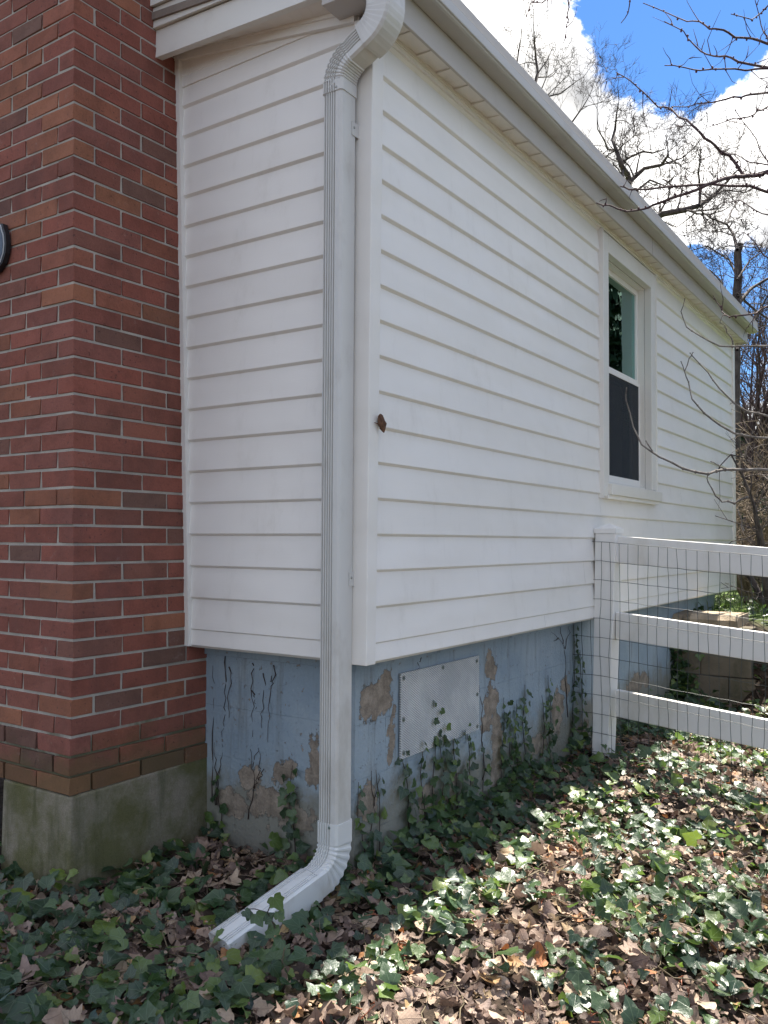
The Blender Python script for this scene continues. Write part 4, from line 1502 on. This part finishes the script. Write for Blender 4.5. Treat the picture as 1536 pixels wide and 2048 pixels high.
def limbs_of(mb, runs, depth, level, tl, step, crown, wob=.25):
    """main limbs follow given runs of (px, py, radius); twigs sprout all along them"""
    for run in runs:
        dj = depth + TR.uniform(-wob, wob)
        pts = [at(px, py, dj + .35 * math.sin(i * 1.3 + dj)) for i, (px, py, r) in enumerate(run)]
        rad = [r * .72 for (_, _, r) in run]
        mb.tube(pts, rad, 6)
        for i in range(len(pts) - 1):
            seg = pts[i + 1] - pts[i]
            L = np.linalg.norm(seg)
            for k in range(max(1, int(L / step))):
                t = TR.random()
                side = _nr.normal(0, 1, 3)
                side -= seg * (side @ seg) / L ** 2
                side /= np.linalg.norm(side)
                twig(crown, pts[i] + seg * t, seg / L * .55 + side, tl * TR.uniform(.6, 1.2), max(.004, rad[i] * .42), level)
        twig(crown, pts[-1], pts[-1] - pts[-2], tl, rad[-1], level)


def bare_tree(label, depth, base_px, trunk, runs, level, tl, step, mat, cat='tree', group=None):
    b = at(*base_px, depth)
    gzv = float(gz(b[0], b[1]))
    o = empty('bare_tree', (b[0], b[1], gzv))
    tag(o, label, cat, group)
    t = MB()
    tp = [at(px, py, depth) for (px, py, r) in trunk]
    t.tube([np.array([b[0], b[1], gzv - .1])] + tp, [trunk[0][2] * 1.4] + [r for (_, _, r) in trunk], 9)
    t.build('trunk', mat, o)
    lm, cr = MB(), MB()
    limbs_of(lm, runs, depth, level, tl, step, cr)
    lm.build('limbs', mat, o)
    cr.build('crown', mat, o)
    return o


bare_tree('slender bare tree rising above the roof edge against the white cloud', 17, (1105, 1000),
          [(1105, 700, .11), (1095, 400, .09), (1080, 220, .065)],
          [[(1083, 250, .06), (1069, 172, .05), (1076, 146, .042), (1072, 120, .034), (1069, 86, .024), (1067, 52, .012)],
           [(1069, 172, .035), (1052, 150, .028), (1033, 135, .024), (1037, 105, .020), (1042, 78, .014), (1044, 50, .008)],
           [(1090, 300, .05), (1087, 195, .032), (1121, 187, .022), (1155, 161, .010)],
           [(1095, 330, .05), (1140, 250, .03), (1165, 215, .02), (1180, 190, .010)],
           [(1076, 146, .02), (1095, 120, .014), (1105, 95, .008)]],
          3, .80, .34, M['bark'], group='bare trees beyond the roof')
bare_tree('big crooked bare tree with a long horizontal limb over the gutter', 13, (1290, 1000),
          [(1290, 700, .20), (1275, 480, .16), (1262, 380, .10)],
          [[(1266, 420, .075), (1258, 371, .07), (1256, 351, .06), (1243, 331, .05), (1233, 301, .042), (1225, 281, .036), (1230, 258, .026), (1233, 230, .018), (1238, 200, .009)],
           [(1258, 365, .05), (1288, 337, .042), (1323, 330, .034), (1336, 311, .024), (1336, 296, .012)],
           [(1323, 330, .025), (1364, 316, .016), (1391, 293, .009)],
           [(1243, 326, .032), (1258, 315, .026), (1286, 303, .022), (1306, 306, .018), (1331, 298, .010)],
           [(1233, 301, .028), (1215, 298, .022), (1209, 281, .018), (1195, 258, .010)],
           [(1275, 500, .12), (1311, 436, .075), (1326, 428, .066), (1364, 421, .058), (1399, 411, .050), (1424, 394, .040), (1452, 366, .028), (1474, 341, .016)],
           [(1399, 411, .03), (1400, 376, .024), (1397, 346, .018), (1401, 311, .010)],
           [(1424, 394, .026), (1450, 380, .02), (1490, 385, .014), (1520, 370, .008)],
           [(1275, 380, .03), (1300, 360, .024), (1330, 372, .016), (1350, 350, .008)]],
          3, .62, .19, M['bark'], group='bare trees beyond the roof')
bare_tree('bare tree with a thick broken topped trunk at the far eave corner', 11.5, (1470, 1000),
          [(1470, 800, .062), (1473, 600, .058), (1477, 545, .052), (1475, 505, .05), (1481, 488, .045)],
          [[(1475, 500, .034), (1467, 469, .028), (1454, 449, .022), (1421, 436, .016), (1399, 420, .008)],
           [(1454, 449, .018), (1463, 422, .014), (1482, 395, .007)],
           [(1474, 610, .035), (1502, 577, .030), (1536, 557, .026), (1600, 520, .020)],
           [(1476, 560, .022), (1459, 520, .018), (1414, 492, .013), (1379, 502, .007)],
           [(1474, 640, .03), (1440, 560, .018), (1420, 540, .01)],
           [(1476, 590, .03), (1510, 620, .02), (1540, 640, .014), (1580, 640, .01)],
           [(1474, 560, .02), (1500, 520, .014), (1530, 500, .009)],
           [(1474, 700, .03), (1500, 660, .022), (1530, 600, .016), (1560, 560, .01)]],
          3, .55, .17, M['bark'], group='bare trees beyond the roof')
# dense twiggy trees low at the right edge
for i, (bx, d, lab) in enumerate(((1500, 14.0, 'purple brown twiggy tree just beyond the far house corner'), (1555, 16.0, 'hazy purple twiggy tree at the right edge behind the shrub'))):
    o = empty('bare_tree', (*at(bx, 1000, d)[:2], -.3))
    tag(o, lab, 'tree', 'bare trees beyond the roof')
    b = np.array([*at(bx, 1000, d)[:2], -.3])
    tk, cr = MB(), MB()
    tk.tube([b, b + (0, 0, 1.2), b + (.1, 0, 2.4)], [.12, .10, .07], 8)
    tk.build('trunk', M['bark_red'], o)
    for k in range(26):
        a = TR.uniform(0, 6.28)
        p0 = b + (.1, 0, TR.uniform(.8, 2.4))
        twig(cr, p0, np.array([.42 * math.cos(a), .42 * math.sin(a), .9]), TR.uniform(1.8, 3.2), .026, 2, .16, 5, (5, 8), 4, .04)
    cr.build('crown', M['bark_red'], o)
# tan many-stemmed shrub by the corner, and its darker neighbour
for i, (bx, d, h, lab, mt) in enumerate(((1512, 8.6, 1.9, 'tan many stemmed bare shrub crowding the far house corner', 'bark_tan'),
                                         (1560, 7.4, 1.5, 'thick stemmed leaning shrub behind the top fence rail at the frame edge', 'bark'))):
    b = at(bx, 1150, d)
    b[2] = float(gz(b[0], b[1])) - .03
    o = tag(empty('bare_shrub', tuple(b)), lab, 'shrub', 'bare shrubs beyond the house corner')
    st_, cr = MB(), MB()
    for k in range(13 if i == 0 else 7):
        a = TR.uniform(0, 6.28)
        lean = TR.uniform(.15, .6)
        dd = np.array([lean * math.cos(a), lean * math.sin(a), 1.0])
        L = h * TR.uniform(.7, 1.2)
        pts = [b + (.08 * math.cos(a), .08 * math.sin(a), 0)]
        for q in range(6):
            dd = dd + _nr.normal(0, .13, 3)
            dd /= np.linalg.norm(dd)
            pts.append(pts[-1] + dd * L / 6)
        st_.tube(pts, list(np.linspace(.020 if i == 0 else .032, .006, 7)), 6)
        for q in range(1, 7):
            for _ in range(4 if i == 0 else 2):
                sd = _nr.normal(0, 1, 3)
                twig(cr, pts[q], sd / np.linalg.norm(sd) + np.array([0, 0, .35]), .5 * TR.uniform(.5, 1.2), .0065, 1, .25, 4, (3, 5), 3)
    st_.build('stems', M[mt], o)
    cr.build('twigs', M[mt], o)

# ------------------------------------------------------------------ budding tree: its trunk stands right of the frame, its branches hang in
tb = at(2050, 1000, 5.6)
tz = float(gz(tb[0], tb[1]))
bt = tag(empty('budding_tree', (tb[0], tb[1], tz)), 'overhanging tree reaching in from the right with budding reddish twigs', 'tree')
tk = MB()
tk.tube([(tb[0], tb[1], tz - .1), at(2045, 700, 5.6), at(2030, 350, 5.5), at(2010, 0, 5.4), at(2000, -350, 5.3)], [.16, .13, .11, .085, .05], 9)
tk.build('trunk', M['bark'], bt)
lm, BUDS = MB(), []
RUNS = [
    (4.6, [(1286, 6), (1339, 28), (1374, 43), (1399, 43), (1419, 58), (1447, 60), (1470, 75), (1504, 77), (1536, 88), (1700, 110), (2000, 60)]),
    (4.4, [(1329, 43), (1367, 62), (1376, 77), (1402, 103), (1427, 112), (1451, 112), (1477, 124), (1536, 135), (1700, 170), (2015, 130)]),
    (4.2, [(1329, 131), (1369, 135), (1400, 141), (1447, 138), (1492, 141), (1536, 137), (1700, 150), (2015, 160)]),
    (4.3, [(1232, 145), (1260, 161), (1296, 193), (1316, 214), (1342, 217), (1358, 235), (1384, 250), (1401, 266), (1421, 283), (1439, 301), (1459, 311), (1487, 351), (1527, 349)]),
    (4.5, [(1343, 213), (1371, 214), (1391, 208), (1424, 205), (1451, 199), (1482, 195), (1502, 189), (1536, 185), (1700, 190), (2020, 240)]),
    (4.8, [(1414, 255), (1451, 243), (1474, 238), (1497, 234), (1514, 222), (1536, 213), (1700, 230), (2020, 290)]),
    (4.3, [(1193, 406), (1218, 410), (1253, 423), (1288, 418), (1306, 410), (1341, 397), (1376, 386), (1414, 370), (1446, 358), (1484, 353), (1512, 350), (1536, 343), (1700, 330), (2025, 380)]),
    (4.6, [(1213, 362), (1238, 372), (1258, 379), (1330, 374), (1420, 368), (1500, 372), (1560, 390), (1720, 420), (2030, 460)]),
    (4.7, [(1426, 591), (1443, 617), (1452, 630), (1467, 632), (1497, 629), (1512, 627), (1536, 612), (1700, 600), (2035, 640)]),
    (4.9, [(1484, 464), (1500, 475), (1520, 500), (1545, 520), (1700, 540), (2030, 560)]),
    (4.5, [(1127, 86), (1132, 52), (1134, 30), (1136, 0), (1150, -60), (1300, -160), (1700, -200), (2005, -120)]),
    (4.7, [(1052, 36), (1061, 6), (1084, 6), (1110, -10), (1150, -60)]),
    (4.6, [(1242, 46), (1256, 26), (1260, 0), (1275, -50), (1300, -160)]),
    (4.4, [(1462, 28), (1504, 39), (1522, 26), (1536, 11), (1640, -80), (2005, -60)]),
    (4.6, [(1510, 0), (1519, 34), (1527, 64), (1536, 80), (1600, 110)]),
    (4.5, [(1470, 220), (1500, 260), (1520, 300), (1545, 330), (1700, 335)]),
    (4.7, [(1445, 300), (1475, 310), (1500, 325), (1536, 330), (1600, 335)]),
    (4.8, [(1448, 405), (1480, 400), (1510, 420), (1540, 430), (1720, 420)]),
    (4.7, [(1378, 388), (1345, 372), (1325, 358)]),
]
for (dep, run) in RUNS:
    n = len(run)
    pts, rad = [], []
    for i, (px, py) in enumerate(run):
        k = max(0, (px - 1540) / 480)
        pts.append(at(px, py, dep + .12 * math.sin(i * .9 + dep * 7) + k * (5.5 - dep)))
        rad.append(.0022 + .00062 * i + .016 * k)
    if len(run) > 8 and run[0][0] < 1240 and run[0][1] > 300: rad = [r * 1.35 for r in rad]
    fine, fr = [], []
    for i in range(n - 1):
        for t in (0, .5):
            fine.append(pts[i] * (1 - t) + pts[i + 1] * t + _nr.normal(0, .004, 3) * (1 if t else 0))
            fr.append(rad[i] * (1 - t) + rad[i + 1] * t)
    fine.append(pts[-1])
    fr.append(rad[-1])
    lm.tube(fine, fr, 6)
    for i in range(len(fine) - 1):
        seg = fine[i + 1] - fine[i]
        L = np.linalg.norm(seg)
        if L > .35: continue
        for k in range(max(1, int(L / .035))):
            t = TR.random()
            side = _nr.normal(0, 1, 3)
            side -= seg * (side @ seg) / L ** 2
            side /= np.linalg.norm(side)
            c = fine[i] + seg * t + side * fr[i]
            if TR.random() < .75:
                s = TR.uniform(.0035, .0065)
                BUDS.append((c + side * s * .6, s))
            if TR.random() < .26:
                twig(lm, c, side + seg / L * .6 * TR.choice((-1, 1)), TR.uniform(.05, .22), .0026, 1 if TR.random() < .3 else 0, .25, 3, (1, 2), 4)
lm.build('branches', M['bark_red'], bt)
m_bud = simple('red_bud', (.085, .035, .042), .6, .3, 60)
bud_me = MB().blob((0, 0, 0), (1, 1, 1.2), 6, 4).mesh('bud', m_bud)
for c, q in sorted(BUDS, key=lambda b: -b[1])[:290]:
    o = bpy.data.objects.new('bud', bud_me)
    COL.objects.link(o)
    o.location = c
    o.scale = (q, q, q)
    o.parent = bt
    o.matrix_parent_inverse = Matrix.Translation(-Vector(bt.location))

# thin branches in front of the far wall: a young tree standing right of the frame
yb = at(1900, 1000, 4.6)
yz = float(gz(yb[0], yb[1]))
yt = tag(empty('sapling', (yb[0], yb[1], yz)), 'leafless sapling whose thin twigs reach across the siding and window', 'sapling')
sm_, tw = MB(), MB()
sm_.tube([(yb[0], yb[1], yz - .05), at(1895, 1000, 4.6), at(1890, 800, 4.55), at(1880, 500, 4.5)], [.03, .025, .018, .008], 7)
sm_.build('trunk', M['bark'], yt)
WT = [
    (4.3, [(1370, 596), (1362, 623), (1373, 654), (1397, 670), (1439, 692), (1490, 692), (1536, 692), (1700, 690), (1885, 720)]),
    (4.1, [(1380, 706), (1384, 711), (1416, 745), (1441, 779), (1469, 807), (1494, 823), (1536, 832), (1700, 850), (1890, 880)]),
    (4.2, [(1362, 723), (1369, 743), (1377, 764), (1384, 798), (1408, 826), (1441, 851), (1469, 867), (1500, 873), (1536, 876), (1700, 890), (1890, 930)]),
    (4.2, [(1386, 705), (1378, 717), (1369, 743)]),
    (3.7, [(1253, 776), (1252, 801), (1266, 854), (1283, 889), (1319, 914), (1366, 937), (1416, 948), (1450, 939), (1491, 940), (1536, 940), (1700, 930), (1895, 960)]),
    (3.7, [(1494, 995), (1469, 1007), (1444, 1004), (1431, 992), (1416, 964), (1416, 948)]),
    (3.7, [(1421, 923), (1436, 930), (1449, 938)]),
    (3.7, [(1292, 882), (1300, 895), (1306, 904)]),
    (4.2, [(1449, 651), (1453, 665), (1462, 674), (1466, 690)]),
    (4.2, [(1500, 873), (1505, 862)]),
    (3.7, [(1475, 1018), (1484, 1040), (1488, 1062)]),
]
for (dep, run) in WT:
    pts = [at(px, py, dep + .05 * math.sin(i) + max(0, (px - 1540) / 350) * (4.55 - dep)) for i, (px, py) in enumerate(run)]
    if len(run) <= 6: pts = [at(px, py, dep + .05 * math.sin(6)) for (px, py) in run]
    rad = [.0020 + .00055 * i for i in range(len(run))]
    if run[0] == (1494, 995): rad = rad[::-1]
    fine, fr = [], []
    for i in range(len(pts) - 1):
        for t in (0, .5):
            fine.append(pts[i] * (1 - t) + pts[i + 1] * t + _nr.normal(0, .0025, 3) * (1 if t else 0))
            fr.append(rad[i] * (1 - t) + rad[i + 1] * t)
            if TR.random() < .5: tw.blob(fine[-1], fr[-1] * 1.6, 5, 3)
    fine.append(pts[-1])
    fr.append(rad[-1])
    tw.tube(fine, fr, 6)
tw.build('branches', mat_bark('pale_twig_bark', (.11, .095, .085), (.24, .215, .19), 40), yt)


# ------------------------------------------------------------------ evergreens, far house, cable, lawn grass
def conifer(label, base, h, w, seed, n=2600, kind='evergreen'):
    r = np.random.default_rng(seed)
    o = tag(empty('evergreen_tree', tuple(base)), label, 'tree', 'evergreens beyond the garden')
    MB().tube([base, base + np.array([0, 0, h * .9])], [w * .06, .02], 8).build('trunk', M['bark'], o)
    V, Fc = [], []
    for k in range(n):
        t = r.random() ** .8
        rad = w * (1 - t) ** .8 * math.sqrt(r.random()) * (.75 + .35 * math.sin(9 * t + seed))
        a = r.uniform(0, 6.28)
        c = base + np.array([rad * math.cos(a), rad * math.sin(a), h * (.04 + .96 * t) - .12 * rad])
        outd = np.array([math.cos(a), math.sin(a), -.15]) + r.normal(0, .35, 3)
        outd /= np.linalg.norm(outd)
        s = np.cross(outd, (0, 0, 1)) + r.normal(0, .2, 3)
        s /= np.linalg.norm(s)
        L, wd = h * .055 * r.uniform(.6, 1.4), h * .014 * r.uniform(.7, 1.5)
        b = len(V)
        V += [c - outd * L * .3, c + s * wd, c + outd * L, c - s * wd, c + np.array([0, 0, wd * .8])]
        Fc += [(b, b + 1, b + 4), (b + 1, b + 2, b + 4), (b + 2, b + 3, b + 4), (b + 3, b, b + 4)]
    mb = MB().poly(V, Fc)
    mb.build('crown', M['conifer'], o)
    return o


def ground_at(px, d):
    b = at(px, 1100, d)
    return np.array([b[0], b[1], float(gz(b[0], b[1]))])


conifer('dark green evergreen behind the tan shrub, left part hidden by the house', ground_at(1478, 23), 4.2, 1.5, 4)
conifer('dark green evergreen cut by the right edge above the neighbour roof', ground_at(1545, 25), 4.6, 1.9, 9)
conifer('low evergreen bush at the end of the foundation', np.array([6.3, .55, -.26]), .62, .5, 2, 900)
for i, (x, y, h) in enumerate(((10.6, -3.3, 6.5), (14.2, -5.6, 8.5), (12.2, -2.6, 6.0), (18.5, -6.2, 9.0), (8.6, -4.6, 7.0))):
    conifer(('tall evergreen in the side yard mirrored in the window', 'evergreen farther along the side yard mirrored in the window',
             'second row evergreen in the side yard', 'farthest evergreen of the side yard', 'nearest evergreen of the side yard')[i], np.array([x, y, float(gz(x, y))]), h, 2.2, 20 + i, 1700)

nb = ground_at(1560, 30)
nh = tag(empty('neighbour_house', tuple(nb)), 'distant low house with brown shingle roof and grey walls beyond the shrub', 'house')
m_far = simple('grey_clapboard', (.33, .31, .29), .8, .15, 3)
hw, hd = 7.0, 4.0
bx, by, bz = nb
MB().box(bx - hd, by - hw, bz, bx + hd, by + hw, bz + 2.35).build('wall', m_far, nh)
ro = MB()
ro.hexa([(bx - hd - .5, by - hw - .4, bz + 2.30), (bx, by - hw - .4, bz + 3.75), (bx - hd - .5, by + hw + .4, bz + 2.30), (bx, by + hw + .4, bz + 3.75),
         (bx - hd - .5, by - hw - .4, bz + 2.45), (bx, by - hw - .4, bz + 3.9), (bx - hd - .5, by + hw + .4, bz + 2.45), (bx, by + hw + .4, bz + 3.9)])
ro.hexa([(bx, by - hw - .4, bz + 3.75), (bx + hd + .5, by - hw - .4, bz + 2.30), (bx, by + hw + .4, bz + 3.75), (bx + hd + .5, by + hw + .4, bz + 2.30),
         (bx, by - hw - .4, bz + 3.9), (bx + hd + .5, by - hw - .4, bz + 2.45), (bx, by + hw + .4, bz + 3.9), (bx + hd + .5, by + hw + .4, bz + 2.45)])
ro.build('roof', simple('far_shingle', (.25, .20, .17), .9, .25, 2), nh)
MB().box(bx - hd - .62, by - hw - .4, bz + 2.28, bx - hd - .51, by + hw + .4, bz + 2.42).build('gutter', M['gutter'], nh)
for yy in (-4.6, -1.2, 2.4):
    f = MB().box(bx - hd - .06, by + yy - .75, bz + .8, bx - hd - .002, by + yy + .75, bz + 2.05).build('window', M['trim'], nh)
    MB().box(bx - hd - .075, by + yy - .66, bz + .9, bx - hd - .061, by + yy - .03, bz + 1.96).build('pane', M['dark'], f)
    MB().box(bx - hd - .075, by + yy + .03, bz + .9, bx - hd - .061, by + yy + .66, bz + 1.96).build('pane', M['dark'], f)
ca = MB()
c0, c1 = at(1380, 893, 16), at(1900, 872, 12)
ca.tube([c0 * (1 - t) + c1 * t - np.array([0, 0, .25 * (1 - (2 * t - 1) ** 2)]) for t in np.linspace(0, 1, 14)], .014, 6)
tag(ca.build('utility_cable', M['wire']), 'black utility cable strung level beyond the house corner', 'cable')

# grass on the sunlit lawn beyond the corner
GR_ = np.random.default_rng(6)
V, Fc = [], []
for _ in range(5200):
    x, y = GR_.uniform(4.9, 12), GR_.uniform(-3.2, 2.2)
    z = float(gz(x, y))
    h, a = GR_.uniform(.04, .13), GR_.uniform(0, 6.28)
    b = len(V)
    dx, dy = .006 * math.cos(a), .006 * math.sin(a)
    lx, ly = GR_.normal(0, .03, 2)
    V += [(x - dx, y - dy, z), (x + dx, y + dy, z), (x + lx * .5 + dx * .6, y + ly * .5 + dy * .6, z + h * .6), (x + lx, y + ly, z + h)]
    Fc += [(b, b + 1, b + 2), (b, b + 2, b + 3)]
tag(MB().poly(V, Fc).build('lawn_grass', M['grass'], origin=(0, 0, 0)), 'bright green sunlit lawn grass beyond the house corner', None, None, 'stuff')
